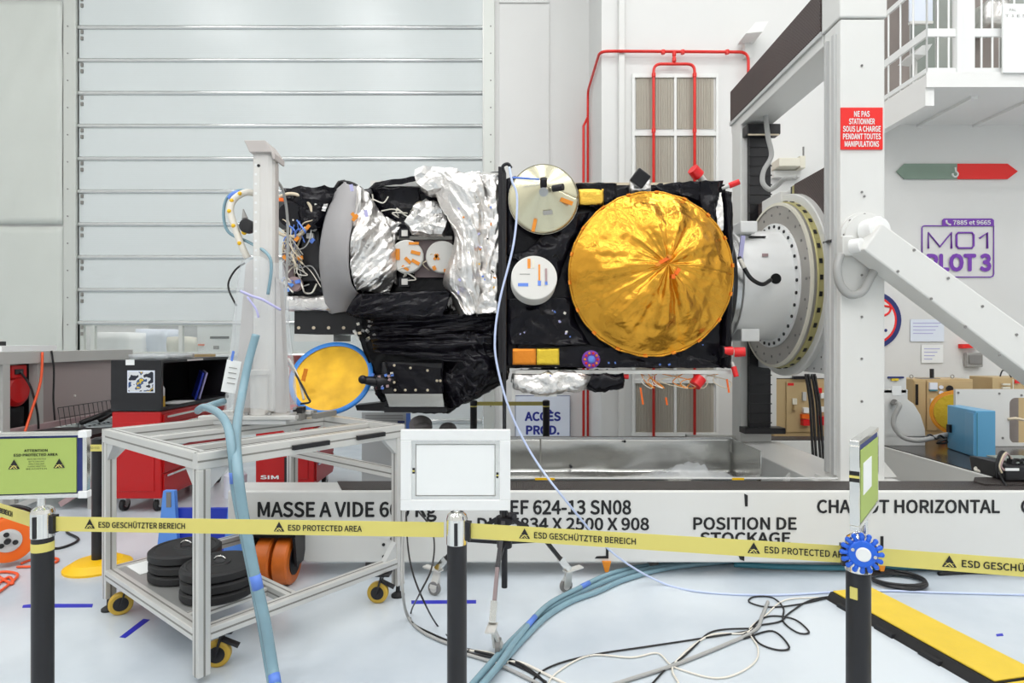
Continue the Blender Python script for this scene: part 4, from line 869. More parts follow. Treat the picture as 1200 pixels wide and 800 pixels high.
# lower black-wrapped equipment
foil_prism('lower_blanket', 'black_foil', st, [XZ(x, y, 4.82) for x, y in ((424, 346), (526, 344), (521, 364), (500, 374), (424, 372), (410, 366))], 4.72, 5.8, amp=.03, f=5, seed=61)
px_loft('lower_blanket', 'black_foil', [(424, 346), (421, 358), (412, 369)], [(527, 343), (524, 356), (518, 372)], 4.70, seed=62, amp=.03, f=5, bulge=.02, nu=60, nv=30, pleat=(3, 2, 2))
foil_prism('lower_blanket', 'black_foil_soft', st, [XZ(x, y, 4.9) for x, y in ((420, 370), (520, 368), (592, 366), (592, 442), (560, 462), (524, 480), (452, 478), (436, 440), (428, 405))], 4.86, 6.2, amp=.05, f=4, seed=63)
px_loft('lower_blanket', 'black_foil', [(428, 376), (432, 396)], [(590, 368), (590, 396)], 4.83, 4.8, seed=65, amp=.06, f=5, bulge=.06, nu=60, nv=40, pleat=(1.2, 3, 1))
px_loft('lower_blanket', 'black_foil', [(432, 394), (438, 414)], [(590, 392), (576, 430)], 4.80, 4.78, seed=67, amp=.06, f=5, bulge=.10, nu=60, nv=40, pleat=(1.2, 3, 1))
px_loft('lower_blanket', 'black_foil', [(520, 400), (514, 440), (526, 481)], [(590, 380), (589, 425), (560, 462)], 4.82, 4.80, seed=69, amp=.09, f=5, bulge=.08, nu=50, nv=50, pleat=(2, 4, -2))
# boxed unit with metal edge
bx('unit_box', 'black', st, P(448, 0, 4.76).x, 4.74, P(0, 461, 4.76).z, P(519, 0, 4.76).x, 5.1, P(0, 424, 4.76).z, bevel=.01)
px_loft('unit_cover', 'black_foil', [(450, 424), (462, 460)], [(518, 432), (519, 462)], 4.735, seed=71, amp=.015, f=7, bulge=.01)
MB().prism([XZ(452, 461, 4.73), XZ(519, 461, 4.73), XZ(521, 476, 4.73), XZ(457, 476, 4.73)], 'y', 4.70, 4.75).build('radiator_edge', 'sheet_metal', st)
ub = MB().sphere(P(462, 428, 4.72), .011, 8, 5).build('unit_stud', 'wire_beige', st); clones(ub, [P(x, y, 4.72) - P(462, 428, 4.72) for x, y in ((481, 431), (501, 434), (463, 457), (475, 457), (487, 457), (501, 457), (512, 446), (516, 446), (462, 448))])
bx('unit_base', 'black', st, P(452, 0, 4.8).x, 4.74, P(0, 482, 4.8).z, P(524, 0, 4.8).x, 5.2, P(0, 476, 4.8).z)
for k in range(16): front_tag(st, rnd.uniform(415, 440), rnd.uniform(376, 398), 3, 3, rnd.uniform(0, 2), 4.80, rnd.choice(('wire_white', 'alu', 'wire_beige', 'mid_grey')), 'wire_tie', .02)
# ---- small gold dish with a blue taped rim
EC = P(388, 442, 4.80); ER = 48.5 / F * 4.8; en = Vector((.0, -.835, .55)).normalized()
xa = Vector((1, 0, 0)); ya = en.cross(xa).normalized()
gd2 = MB().lathe(EC, en, [(-.05 * (1 - (j / 12) ** 2), ER * .93 * j / 12 + .00001) for j in range(13)], 64, caps=False, share=True).build('gold_dish', 'gold_dish', st)
rows = [[EC + (xa * math.cos(a) + ya * math.sin(a)) * ER * r_ + en * h for a in [2 * PI * i / 64 for i in range(65)]] for r_, h in ((.895, .004), (1.0, .010), (1.005, -.012), (.92, -.03))]
MB().grid(rows).build('blue_rim', 'blue_rim', gd2)
MB().lathe(EC - en * .075, -en, [(0, ER * .80), (.03, ER * .6), (.06, .05)], 40).build('dish_back', 'black_foil_soft', gd2)
MB().obox(P(357, 439, 4.72), (.03, .01, .10), rot(0, .25, 0)).build('tape_tag', 'orange_foil', gd2)
MB().cyl(P(426, 445, 4.66), P(446, 448, 4.74), .03, .045, 14).build('dish_arm', 'black', st); MB().cyl(P(440, 448, 4.72), P(460, 446, 4.78), .06, n=14).build('dish_joint', 'dark_metal', st)
MB().sphere(P(425, 444.5, 4.655), .035, 12, 8).build('arm_tip', 'dark_metal', st)
for k in range(10): front_tag(st, rnd.uniform(436, 462), rnd.uniform(436, 458), 3, 3, rnd.uniform(0, 2), 4.70, rnd.choice(('tape_blue_light', 'navy', 'lilac', 'wire_white', 'mauve_rail')), 'wire_tie', .02)
MB().prism([XZ(418, 474, 4.9), XZ(455, 470, 4.9), XZ(455, 481, 4.9), XZ(420, 480, 4.9)], 'y', 4.85, 5.0).build('lower_bracket', 'black', st)

# ================================================================ TROLLEY of aluminium profile, with its tower
TC = Vector((-1.56, 3.66, 0)); TA = math.radians(51.5); TH = 1.08; HS = .60
tl = thing('profile_trolley', 'square trolley framed in slotted aluminium profile on yellow and black casters', 'trolley', TC, TA, local=True)
TRm = Matrix.Rotation(TA, 4, 'Z'); toW = lambda x, y, z: TC + (TRm @ Vector((x, y, z)))
toL = lambda p: (TRm.inverted() @ (Vector(p) - TC))
# local axes: +x from the near corner towards the carriage, +y towards the red cabinets; near corner = (-.6,-.6)
def profile(name, a, b, w=.06, h=.06, par=tl):
    """slotted profile: a bar with a groove line proud on each visible side"""
    a, b = Vector(a), Vector(b); o = MB().bar(a, b, w, h).build(name, 'alu', par, bevel=.004)
    d = (b - a).normalized(); up = Vector((0, 0, 1)) if abs(d.z) < .9 else Vector((1, 0, 0)); s_ = up.cross(d).normalized(); u_ = d.cross(s_)
    m = MB()
    for sgn in (-1, 1):
        m.bar(a + s_ * sgn * (w / 2 - .001), b + s_ * sgn * (w / 2 - .001), .004, .009) if abs(d.z) < .9 else m.bar(a + s_ * sgn * (w / 2 - .001), b + s_ * sgn * (w / 2 - .001), .009, .004, up=s_)
        if abs(d.z) < .9: m.bar(a + u_ * sgn * (h / 2 - .001), b + u_ * sgn * (h / 2 - .001), .009, .004)
        else: m.bar(a + u_ * sgn * (h / 2 - .001), b + u_ * sgn * (h / 2 - .001), .009, .004, up=u_)
    m.build('slot', 'alu_dark', o); return o
for x, y in ((-1, -1), (1, -1), (-1, 1), (1, 1)): profile('leg', (x * HS, y * HS, .03 if x + y == -2 else .075), (x * HS, y * HS, TH - .08))
zt = TH - .04
for y in (-HS, HS): profile('top_rail', (-HS - .03, y, zt), (HS + .03, y, zt), .06, .08)
for x in (-HS, HS): profile('top_rail', (x, -HS + .03, zt), (x, HS - .03, zt), .06, .08)
for y in (-.32, .18): profile('top_bar', (-HS + .03, y, zt), (HS - .03, y, zt))
profile('middle_rail', (HS, -HS + .03, .77), (HS, HS - .03, .77))
zl = .22
profile('lower_rail', (-HS, -HS + .03, zl), (-HS, HS - .03, zl)); profile('lower_rail', (-HS + .03, -HS, zl), (HS - .03, -HS, zl))
profile('lower_rail', (-HS + .03, HS, zl), (.42, HS, zl)); profile('lower_rail', (-.12, -HS + .03, zl), (-.12, HS - .03, zl))
bx('shelf', 'shelf_plate', tl, -HS + .02, -HS + .25, zl + .008, -.14, HS - .03, zl + .022)
profile('shelf_bar', (-HS + .03, -.36, zl), (-.15, -.36, zl), .05, .04)
sheet = bx('paper_note', 'paper', tl, -.52, .36, zl + .023, -.36, .57, zl + .025)
for x, y in ((-HS, -HS), (HS, -HS), (-HS, HS), (HS, HS)):            # corner gussets under the top frame
    sx, sy = -1 if x > 0 else 1, -1 if y > 0 else 1
    m = MB(); m.prism([(x + sx * .03, TH - .06), (x + sx * .15, TH - .06), (x + sx * .03, TH - .18)], 'y', y - .02, y + .02); m.build('corner_bracket', 'light_grey', tl)
    m = MB(); m.prism([(y + sy * .03, TH - .06), (y + sy * .15, TH - .06), (y + sy * .03, TH - .18)], 'x', x - .02, x + .02); m.build('corner_bracket', 'light_grey', tl)
MB().prism([(HS - .03, zl + .03), (HS - .12, zl + .03), (HS - .03, zl + .13)], 'y', -HS - .02, -HS + .02).build('corner_bracket', 'light_grey', tl)
for x, y in ((HS, -HS), (-HS, HS), (HS, HS)):
    MB().lathe((x, y, 0), (0, 0, 1), [(0, .042), (.012, .042), (.03, .014), (.08, .012)], 20).build('levelling_foot', 'rubber', tl)
def caster(x, y, ang):
    d = Vector((math.cos(ang), math.sin(ang), 0)); s_ = Vector((-d.y, d.x, 0)); c = Vector((x, y, .065)) + d * .03
    w_ = MB().lathe(c - s_ * .02, s_, [(0, .055), (.006, .064), (.034, .064), (.04, .055)], 28).build('caster_wheel', 'yellow_pu', tl)
    MB().cyl(c - s_ * .022, c + s_ * .022, .04, n=20).build('wheel_hub', 'black', w_)
    m = MB(); m.bar((x - .05 * d.x, y - .05 * d.y, .182), (x + .05 * d.x, y + .05 * d.y, .182), .10, .012)
    for sg in (-1, 1): m.bar(Vector((x, y, .178)) + s_ * .03 * sg, c + s_ * .03 * sg, .008, .05, up=s_)
    m.bar(c + Vector((0, 0, .07)) - d * .02, c + Vector((0, 0, .03)) - d * .10, .035, .012)
    m.build('caster_fork', 'black', tl)
caster(-HS + .13, -HS + .05, 2.4); caster(HS - .12, -HS + .0, 2.2); caster(-HS + .05, HS - .13, 2.8)
def handle(a, b):
    a, b = Vector(a), Vector(b); m = MB(); m.bar(a, b, .02, .025); m.build('handle', 'black', tl)
handle((-.15, -HS - .04, zt - .0), (.07, -HS - .04, zt)); handle((.26, -HS - .04, zt), (.46, -HS - .04, zt))
# ---- weight plates on the lower shelf
def plate(cx, cy, z, r_, label):
    t = thing('weight_plate', label, 'weight plate', (cx, cy, z), 0, 'black weight plates on the trolley shelf', local=True)
    MB().lathe((0, 0, 0), (0, 0, 1), [(0, r_ - .012), (.010, r_), (.042, r_), (.052, r_ - .012), (.053, r_ - .03), (.049, r_ - .035), (.049, .06), (.055, .055), (.055, 0.03)], 48).build('disc', 'rubber', t)
    MB().lathe((0, 0, .03), (0, 0, 1), [(0, .028), (.027, .028)], 20).build('hub_sleeve', 'dark_metal', t)
    return t
top_lab = ('bottom black rubber weight plate of the stack on the trolley shelf', 'middle black rubber weight plate of the stack on the trolley shelf', 'topmost black rubber weight plate on the trolley shelf')
for si, (cx, cy) in enumerate(((-1.585, 3.235), (-1.905, 3.485))):
    for k in range(3):
        lab = '%s black rubber weight plate of the stack %s' % (('bottom', 'middle', 'top')[k], ('nearer the orange wheels', 'nearer the paper note')[si])
        p_ = plate(cx + (.004 if k % 2 else 0), cy, zl + .023 + .056 * k, .192, lab)
        if k == 2: MB().tube([Vector((.03 * math.cos(a), .006, .062 + .02 * math.sin(a))) for a in [PI * q / 8 for q in range(9)]], .005, 6).build('lifting_eye', 'chrome', p_)
# ---- support tower on the trolley
tw = thing('support_tower', 'grey metal tower with a slotted column standing on the profile trolley', 'tower', (-1.60, 3.86, TH))
tx, ty = -1.595, 3.86; z0 = TH + .006
bx('base_plate', 'light_grey', tw, tx - .25, ty - .17, z0, tx + .20, ty + .17, z0 + .03, bevel=.004)
for dy in (-.15, .13): bx('base_rail', 'alu', tw, tx - .34, ty + dy - .03, z0 + .031, tx + .26, ty + dy + .03, z0 + .054, bevel=.003)
bx('base_plate', 'alu', tw, tx - .22, ty - .115, z0 + .03, tx + .19, ty + .095, z0 + .055, bevel=.004)
zc0 = z0 + .055
bx('column', 'tower_grey', tw, tx - .070, ty - .05, zc0, tx + .072, ty + .06, 2.82, bevel=.034)
bx('column_side', 'tower_plate', tw, tx + .066, ty - .02, zc0 + .3, tx + .076, ty + .03, 2.75)
sl0 = bx('column_slot', 'white_gloss', tw, tx - .045, ty - .054, 1.75, tx - .030, ty - .049, 1.765); clones(sl0, [(0, 0, .0605 * k) for k in range(1, 17)])
bx('scale_strip', 'pad_white', tw, tx - .050, ty - .053, 1.70, tx - .012, ty - .049, 2.76)
MB().prism([(tx - .105, 2.875), (tx + .03, 2.875), (tx + .092, 2.79), (tx + .092, 2.755), (tx + .078, 2.755), (tx + .068, 2.80), (tx - .07, 2.80), (tx - .09, 2.845)], 'y', ty - .075, ty + .09).build('top_cap', 'tower_plate', tw, bevel=.004)
for k, (x0, x1, x2, zt_) in enumerate(((tx - .07, tx - .115, tx - .20, 2.10), (tx + .072, tx + .10, tx + .145, 1.98))):
    MB().prism([(x0, zc0), (x2, zc0), (x1, zt_), (x0, zt_ + .03)], 'y', ty - .02, ty + .05).build('gusset', 'tower_plate', tw)
MB().lathe((tx + .005, ty - .10, zc0), (0, 0, 1), [(0, .052), (.25, .052), (.252, .062), (.28, .062), (.282, .03)], 28).build('pedestal_tube', 'tower_grey', tw)
for x in (tx - .065, tx + .075): MB().cyl((x, ty - .12, zc0), (x, ty - .12, zc0 + .016), .014, n=8).build('bolt', 'steel', tw)
tb = MB().cyl((tx - .02, ty - .05, 2.72), (tx - .02, ty - .056, 2.72), .010, n=8).build('bolt', 'ink', tw)
# clear plastic bag pulled over the lower part
pc = thing('plastic_cover', 'clear plastic bag draped over the lower half of the grey tower', 'plastic cover', (tx, ty, zc0))
rows = []
for j in range(25):
    t_ = j / 24; z = 2.12 - (2.12 - zc0 - .03) * t_; row = []
    for i in range(49):
        a = 2 * PI * i / 48; w_ = .125 + .09 * t_ ** .7; d_ = .085 + .08 * t_
        fo = 1 + (.06 + .06 * t_) * math.sin(a * 9 + t_ * 2) * .6 + .05 * noise.noise(Vector((math.cos(a) * 2, math.sin(a) * 2, t_ * 3)))
        row.append(Vector((tx - .02 + math.cos(a) * w_ * fo, ty - .01 + math.sin(a) * d_ * fo, z + .02 * math.sin(a * 3))))
    rows.append(row)
for r_ in rows: r_[-1] = r_[0].copy()
MB().grid(rows).build('film', 'plastic', pc)
MB().tube(spl([P(282, 341, 3.72), P(296, 347, 3.70), P(308, 351, 3.69), P(320, 358, 3.70), P(329, 363, 3.72)], 5), .008, 8).build('tie_band', 'lilac', pc)
MB().tube(spl([P(290, 348, 3.70), P(300, 362, 3.69), P(303, 372, 3.69)], 5), .007, 8).build('tie_band', 'lilac', pc)
# bars lying on the top frame beside the tower
for k, (a, b) in enumerate((((345, 486), (369, 474)), ((368, 495), (392, 482)))):
    pa, pb = P(*a, 0.52 * F / (a[1] + 3 - 400) if False else 3.95), P(*b, 4.15)
    za_ = TH + .006
    A_ = Vector((pa.x, pa.y, za_ + .02)); B_ = Vector((pb.x, pb.y, za_ + .02))
    o = MB().bar(A_, B_, .04, .036).build('profile_bar', 'alu_dark', None, bevel=.003)
    tag(o, ('short dark profile bar lying on the trolley beside the tower', 'short dark profile bar lying on the trolley under the gold dish')[k], 'bar')
t = thing('clamp', 'small black clamp with a cable at the foot of the tower', 'clamp', P(350, 474, 3.95).to_tuple())
bx('jaw', 'black', t, P(345, 0, 3.93).x, 3.9, TH + .05, P(356, 0, 3.93).x, 3.97, TH + .09); bx('base', 'alu_dark', t, P(338, 0, 3.93).x, 3.88, TH + .005, P(356, 0, 3.93).x, 3.98, TH + .05)
o = MB().tube(spl([P(335, 422, 4.2), P(342, 431, 4.15), P(352, 448, 4.05), P(360, 464, 3.98), P(363, 471, 3.96), P(352, 473, 3.95)], 6), .007, 6).build('thin_cable', 'wire_black'); tag(o, 'thin black cable arching from the clamp past the gold dish', 'cable')
o = MB().tube(spl([P(338, 420, 4.22), P(345, 432, 4.18), P(352, 450, 4.06), P(356, 468, 4.0)], 6), .008, 6).build('thin_cable', 'wire_white'); tag(o, 'thin white cable beside the clamp and gold dish', 'cable')
# cable harness hanging beside the tower
hn = thing('cable_harness', 'white sleeved cable bundle with gold connectors looping off the tower', 'cable', P(285, 300, 3.9).to_tuple())
hpts = spl([P(297, 226, 3.95), P(286, 226, 3.92), P(274, 234, 3.9), P(270, 248, 3.88), P(276, 268, 3.88), P(283, 288, 3.88), P(290, 302, 3.9)], 7)
MB().tube(hpts, .022, 10).build('sleeve', 'wire_white', hn)
for f_ in (.22, .36, .52, .66, .82): c = hpts[int(f_ * (len(hpts) - 1))]; MB().sphere(c + Vector((0, -.018, 0)), .014, 8, 6).build('connector', 'yellow_base', hn)
MB().tube(spl([P(298, 225, 3.97), P(280, 223, 3.95), P(266, 232, 3.94), P(262, 252, 3.93), P(268, 272, 3.93), P(290, 283, 3.9), P(312, 296, 3.78), P(318, 312, 3.76), P(314, 345, 3.76)], 7), .010, 8).build('wire', 'hose_blue', hn)
MB().tube(spl([P(281, 226, 3.93), P(274, 228, 3.92), P(269, 233, 3.92)], 5), .02, 8).build('wrap', 'tape_blue_light', hn)
MB().lathe(P(292, 266, 3.90), (0, -1, 0), [(0, .045), (.05, .045), (.052, .025)], 16).build('plug', 'black', hn); MB().cyl(P(287, 256, 3.9), P(285, 245, 3.9), .02, .004, 10).build('plug_tip', 'grey', hn)
MB().sphere(P(286, 272, 3.87), .018, 8, 6).build('connector', 'yellow_base', hn)
o = MB().tube(spl([P(287, 308, 3.84), P(276, 316, 3.84), P(268, 330, 3.84), P(269, 342, 3.84), P(277, 358, 3.83)], 6), .006, 6).build('looped_cable', 'wire_black'); tag(o, 'thin black cable loop hanging off the side of the tower', 'cable')
for k, (x, lb) in enumerate(((336, 'thin grey cable hanging between the tower and the satellite'),)):
    o = MB().tube(spl([P(324, 211, 4.0), P(332, 225, 4.1), P(337, 260, 4.2), P(336, 320, 4.2), P(333, 365, 4.2), P(331, 385, 4.15)], 6), .010, 6).build('hanging_cable', 'wire_grey'); tag(o, lb, 'cable')
t = thing('paper_tag', 'white paper tag hanging from a blue strip beside the blue hose', 'tag', P(272, 462, 3.7).to_tuple())
MB().obox(P(271, 441, 3.70), (16 / F * 3.7, .002, 38 / F * 3.7), rot(0, .18, .2)).build('card', 'paper', t); MB().obox(P(272.5, 417, 3.70), (3 / F * 3.7, .003, 12 / F * 3.7), rot(0, .2, 0)).build('strip', 'tape_blue_light', t)
for k in range(4): MB().obox(P(273 - k * .8, 431 + k * 6, 3.695), (9 / F * 3.7, .001, 1 / F * 3.7), rot(0, .18, .2)).build('print_line', 'grey', t)
# ---- blue hoses
def hose(name, pts, r_, mat, label, cat='hose', bands=(), n=8, smooth=8):
    s_ = spl(pts, smooth); t = thing(name, label, cat, s_[-1].to_tuple()); MB().tube(s_, r_, 12).build('tube', mat, t)
    for f_ in bands:
        i = int(f_ * (len(s_) - 1)); MB().tube(s_[i:i + 3], r_ * 1.06, 12).build('tape_band', 'tape_blue_light', t)
    return t
hose('air_hose', [P(300, 392, 3.66), P(291, 425, 3.62), P(283, 465, 3.5), P(277, 505, 3.05), P(278, 545, 2.80), P(284, 595, 2.76), P(297, 665, 2.74), P(311, 730, 2.72), P(321, 790, 2.68), FL(330, 835, .03), FL(360, 870, .03)], .024, 'hose_blue', 'pale blue air hose dropping from the tower over the trolley edge', bands=(.62, .80))
hose('air_hose', [P(262, 470, 3.75), P(238, 478, 3.5), P(232, 481, 3.40), P(240, 477, 3.30), P(256, 484, 3.1), P(267, 500, 2.93), P(272, 530, 2.84), P(277, 580, 2.83), P(291, 650, 2.80), P(305, 720, 2.78), P(317, 790, 2.73), FL(326, 832, .03), FL(350, 866, .03)], .021, 'hose_blue', 'pale blue air hose curling up over the trolley top', bands=(.55,))

# ================================================================ LEFT: workbench, tool cabinets, reel
wb = thing('workbench', 'grey steel workbench with a mauve back panel and wire cable tray', 'workbench', (-4.6, 6.5, 0))
WX = -4.85; ztop = 1.50
bx('top_beam', 'grey_frame', wb, WX - .08, 5.2, 1.38, WX + .06, 7.55, ztop, bevel=.005)
bx('back_panel', 'mauve', wb, WX - .02, 6.13, .76, WX + .0, 7.5, 1.38)
bx('upright', 'grey_frame', wb, WX - .05, 6.06, .0, WX + .04, 6.13, 1.38); bx('upright', 'grey_frame', wb, WX - .05, 7.44, .0, WX + .03, 7.52, 1.38); bx('upright', 'grey_frame', wb, WX - .05, 5.62, .0, WX + .06, 5.70, 1.38)
bx('niche_back', 'dark_metal', wb, WX - .40, 4.9, .60, WX - .38, 6.3, 1.40); bx('niche_side', 'dark_metal', wb, WX - .38, 6.065, .60, WX - .06, 6.08, 1.38); bx('niche_floor', 'dark_metal', wb, WX - .38, 5.0, .66, WX - .06, 6.06, .69)
bx('bench_rail', 'mauve_rail', wb, WX, 5.7, .70, WX + .05, 7.5, .76, bevel=.004)
rv = MB().cyl((WX + .0, 6.62, 1.0), (WX + .012, 6.62, 1.0), .012, n=8).build('rivet', 'pad_white', wb); clones(rv, [(0, .65, .08)])
bx('bench_top', 'black', wb, WX + .05, 5.72, .66, -4.05, 6.25, .70)
bx('front_frame', 'mauve_rail', wb, WX + .05, 5.70, .60, -4.0, 5.76, .665, bevel=.004); bx('side_frame', 'mauve_rail', wb, -4.05, 5.76, .60, -4.0, 7.4, .665, bevel=.004)
bx('side_panel', 'mauve', wb, -4.03, 5.78, .16, -4.02, 7.3, .60); bx('front_panel', 'mauve', wb, WX + .06, 5.72, .2, -4.06, 5.73, .60)
for x, y in ((-4.05, 5.70), (-4.05, 7.35), (WX + .05, 5.70)): bx('leg', 'grey_frame', wb, x, y, 0, x + .05, y + .05, .6)
MB().bar((WX + .1, 5.69, .02), (-4.02, 5.69, .30), .03, .05).build('brace', 'grey_frame', wb); MB().bar((-4.3, 5.69, .05), (-3.88, 5.69, .32), .03, .05).build('brace', 'mauve_rail', wb)
bx('lower_shelf', 'mid_grey', wb, WX + .06, 5.8, .12, -4.06, 7.3, .15)
# wire basket
m = MB()
for k in range(15):
    y = 6.3 + k * .075; m.tube([(WX + .06, y, .9), (WX + .09, y, .7), (-4.12, y, .68), (-4.08, y, .86)], .004, 5)
for x, z in ((WX + .06, .9), (WX + .08, .79), (-4.08, .86), (-4.1, .77), (-4.3, .68), (-4.55, .69)): m.tube([(x, 6.3, z), (x, 7.35, z)], .004, 5)
o = m.build('wire_basket', 'dark_metal', wb); o['kind'] = 'stuff'
for k in range(5):
    y = 6.5 + k * .17; o = MB().tube(spl([(-4.7 + .08 * k, y, .71), (-4.5, y + .1, .80), (-4.35, y + .05, .84), (-4.2, y + .2, .72)], 5), .028, 8).build('coiled_lead', 'wire_black', None); tag(o, 'black lead bundled in the wire basket of the workbench', 'cable', 'black leads in the workbench basket')
t = thing('red_hand_lamp', 'red housing with a cable in the niche of the workbench', 'lamp', (WX - .2, 5.86, .70))
bx('shelf_block', 'dark_metal', t, WX - .3, 5.72, .70, WX - .05, 6.0, .95)
MB().lathe((WX - .06, 5.875, 1.12), (1, 0, 0), [(-.2, .10), (-.05, .16), (.04, .16), (.07, .12)], 28).build('housing', 'red_paint', t)
bx('switch_box', 'red_paint', t, WX - .1, 5.76, 1.24, WX + .02, 5.95, 1.37, bevel=.01); bx('socket', 'black', t, WX + .018, 5.80, 1.28, WX + .026, 5.90, 1.33)
o = MB().tube(spl([(WX + .03, 5.86, 1.30), (WX + .07, 5.93, 1.15), (WX + .08, 6.0, .9), (WX + .08, 6.02, .72)], 6), .010, 6).build('lamp_cable', 'wire_black'); tag(o, 'black cable from the red lamp housing down to the bench', 'cable')
o = MB().tube(spl([(WX + .07, 6.08, 1.49), (WX + .10, 6.02, 1.2), (WX + .10, 5.9, .9), (WX + .12, 5.8, .72)], 6), .012, 6).build('strap', 'wire_orange'); tag(o, 'bright red strap hanging across the workbench niche', 'strap')
o = MB().tube(spl([(WX + .07, 6.2, 1.505), (WX + .08, 6.22, 1.3), (WX + .075, 6.22, 1.0), (WX + .09, 6.22, .78)], 6), .009, 6).build('bench_cable', 'wire_black'); tag(o, 'black cable hanging down the mauve workbench panel', 'cable')
t = thing('document_tray', 'white tray and papers lying on top of the workbench beam', 'tray', (WX - .1, 5.75, ztop))
bx('stack', 'paper', t, WX - .25, 5.62, ztop + .002, WX + .05, 6.3, ztop + .06); bx('edge', 'ink', t, WX - .26, 5.60, ztop + .06, WX - .02, 5.75, ztop + .10)
# ---- red tool cabinets
def tool_cabinet(x0, x1, y0, y1, h, label, drawers=True):
    t = thing('tool_cabinet', label, 'cabinet', ((x0 + x1) / 2, (y0 + y1) / 2, 0))
    bx('body', 'red_paint', t, x0, y0, .13, x1, y1, h, bevel=.012)
    bx('side_panel', 'red_paint', t, x0 + .06, y0 - .008, .2, x1 - .06, y0, h - .1, bevel=.006)
    zz = [.16, .36, .50, .62, .73, .83, h - .03]
    for a, b in zip(zz, zz[1:]):
        d_ = bx('drawer', 'red_paint', t, x1, y0 + .03, a + .006, x1 + .014, y1 - .03, b - .006, bevel=.004)
        bx('drawer_handle', 'chrome', d_, x1 + .012, y0 + .06, b - .035, x1 + .028, y1 - .06, b - .015)
    for x in (x0 + .07, x1 - .07):
        for y in (y0 + .08, y1 - .08):
            w_ = MB().cyl((x - .018, y, .06), (x + .018, y, .06), .06, n=20).build('caster_wheel', 'rubber', t)
            MB().cyl((x - .02, y, .06), (x + .02, y, .06), .03, n=14).build('wheel_hub', 'steel', w_); bx('caster_fork', 'steel', t, x - .028, y - .03, .06, x + .028, y + .03, .13)
    return t
c1 = tool_cabinet(-3.74, -3.28, 5.58, 6.87, .945, 'red wheeled tool cabinet carrying a black open hutch')
hu = thing('tool_hutch', 'black open-fronted steel hutch standing on the red tool cabinet', 'hutch', (-3.5, 6.2, .95))
hb = MB(); hb.box(-3.74, 5.57, .952, -3.27, 6.88, .98); hb.box(-3.74, 5.57, 1.40, -3.27, 6.88, 1.425); hb.box(-3.74, 5.57, .98, -3.27, 5.60, 1.40); hb.box(-3.74, 6.85, .98, -3.27, 6.88, 1.40); hb.box(-3.74, 5.60, .98, -3.71, 6.85, 1.40)
hb.build('shell', 'black', hu); bx('front_edge', 'dark_metal', hu, -3.275, 5.57, .955, -3.262, 6.88, .985)
bx('label_strip', 'pad_white', hu, -3.262, 6.0, 1.405, -3.258, 6.3, 1.42); bx('side_label', 'paper', hu, -3.60, 5.565, 1.38, -3.52, 5.569, 1.43)
ph = thing('photo_print', 'framed colour photograph stuck on the black hutch', 'photograph', (-3.52, 5.56, 1.1))
pm = bpy.data.materials.new('photo_print'); pm.use_nodes = True; nt = pm.node_tree; n_ = nt.nodes.new('ShaderNodeTexNoise'); n_.inputs['Scale'].default_value = 9; tcx = nt.nodes.new('ShaderNodeTexCoord')
cr = nt.nodes.new('ShaderNodeValToRGB'); cr.color_ramp.interpolation = 'CONSTANT'
for p_, c_ in ((.0, '#1a2030'), (.42, '#d6d9dc'), (.52, '#33507e'), (.57, '#d9b93a'), (.62, '#101218')):
    e = cr.color_ramp.elements[0] if p_ == 0 else cr.color_ramp.elements.new(p_); e.color = lin(c_)
nt.links.new(tcx.outputs['Object'], n_.inputs['Vector']); nt.links.new(n_.outputs[0], cr.inputs[0]); nt.links.new(cr.outputs[0], nt.nodes['Principled BSDF'].inputs['Base Color']); MATS['photo_print'] = pm
bx('border', 'paper_blue', ph, P(149, 0, 5.56).x, 5.562, P(0, 460, 5.56).z, P(181, 0, 5.56).x, 5.568, P(0, 434, 5.56).z); bx('image', 'photo_print', ph, P(150.5, 0, 5.56).x, 5.559, P(0, 458.5, 5.56).z, P(179.5, 0, 5.56).x, 5.562, P(0, 435.5, 5.56).z)
t = thing('spray_bottle', 'clear bottle with a yellow base standing in the black hutch', 'bottle', (-3.34, 5.69, .982))
MB().lathe((-3.34, 5.69, .982), (0, 0, 1), [(0, .032), (.09, .032), (.10, .03)], 18).build('base', 'yellow_pu', t); MB().lathe((-3.34, 5.69, 1.082), (0, 0, 1), [(0, .03), (.07, .03), (.10, .013), (.20, .013), (.20, 0.001)], 18).build('bottle', 'light_grey', t)
for k, (lb, mt, y) in enumerate((('blue folder leaning inside the black hutch', 'blue_paint', 6.35), ('lilac folder leaning beside the blue one in the hutch', 'lilac', 6.43))):
    o = MB().obox((-3.42, y + .15, 1.13), (.24, .016, .29), rot(-.25, .1, -.95)).build('folder', mt); tag(o, lb, 'folder', None)
o = MB().box(-3.5, 5.9, .983, -3.29, 6.2, .99).build('paper_sheet', 'paper'); tag(o, 'white sheet of paper lying inside the black hutch', 'paper')
o = foil_box('plastic_bag', 'plastic2', thing('plastic_bag', 'crumpled clear plastic lying on top of the black hutch', 'plastic bag', (-3.5, 6.0, 1.43)), -3.68, 5.75, 1.44, -3.35, 6.3, 1.47, res=.06, amp=.02, f=8); o.name = 'film'
t = thing('hand_tool', 'small brown hand tool lying on top of the black hutch', 'tool', (-3.45, 6.6, 1.43)); MB().bar((-3.5, 6.5, 1.445), (-3.36, 6.75, 1.445), .03, .03).build('grip', 'beige', t); MB().cyl((-3.5, 6.5, 1.44), (-3.56, 6.4, 1.44), .014, n=8).build('shaft', 'steel', t)
c2 = tool_cabinet(-2.62, -2.02, 6.1, 6.75, .945, 'red wheeled tool cabinet standing behind the profile trolley')
bx('corner_bumper', 'black', c2, -2.32, 6.085, .13, -2.24, 6.10, .42); text(c2, 'SIM', 'paper', Vector((-2.56, 6.085, .20)), X_, Z_, .035, .18, bold=.03)
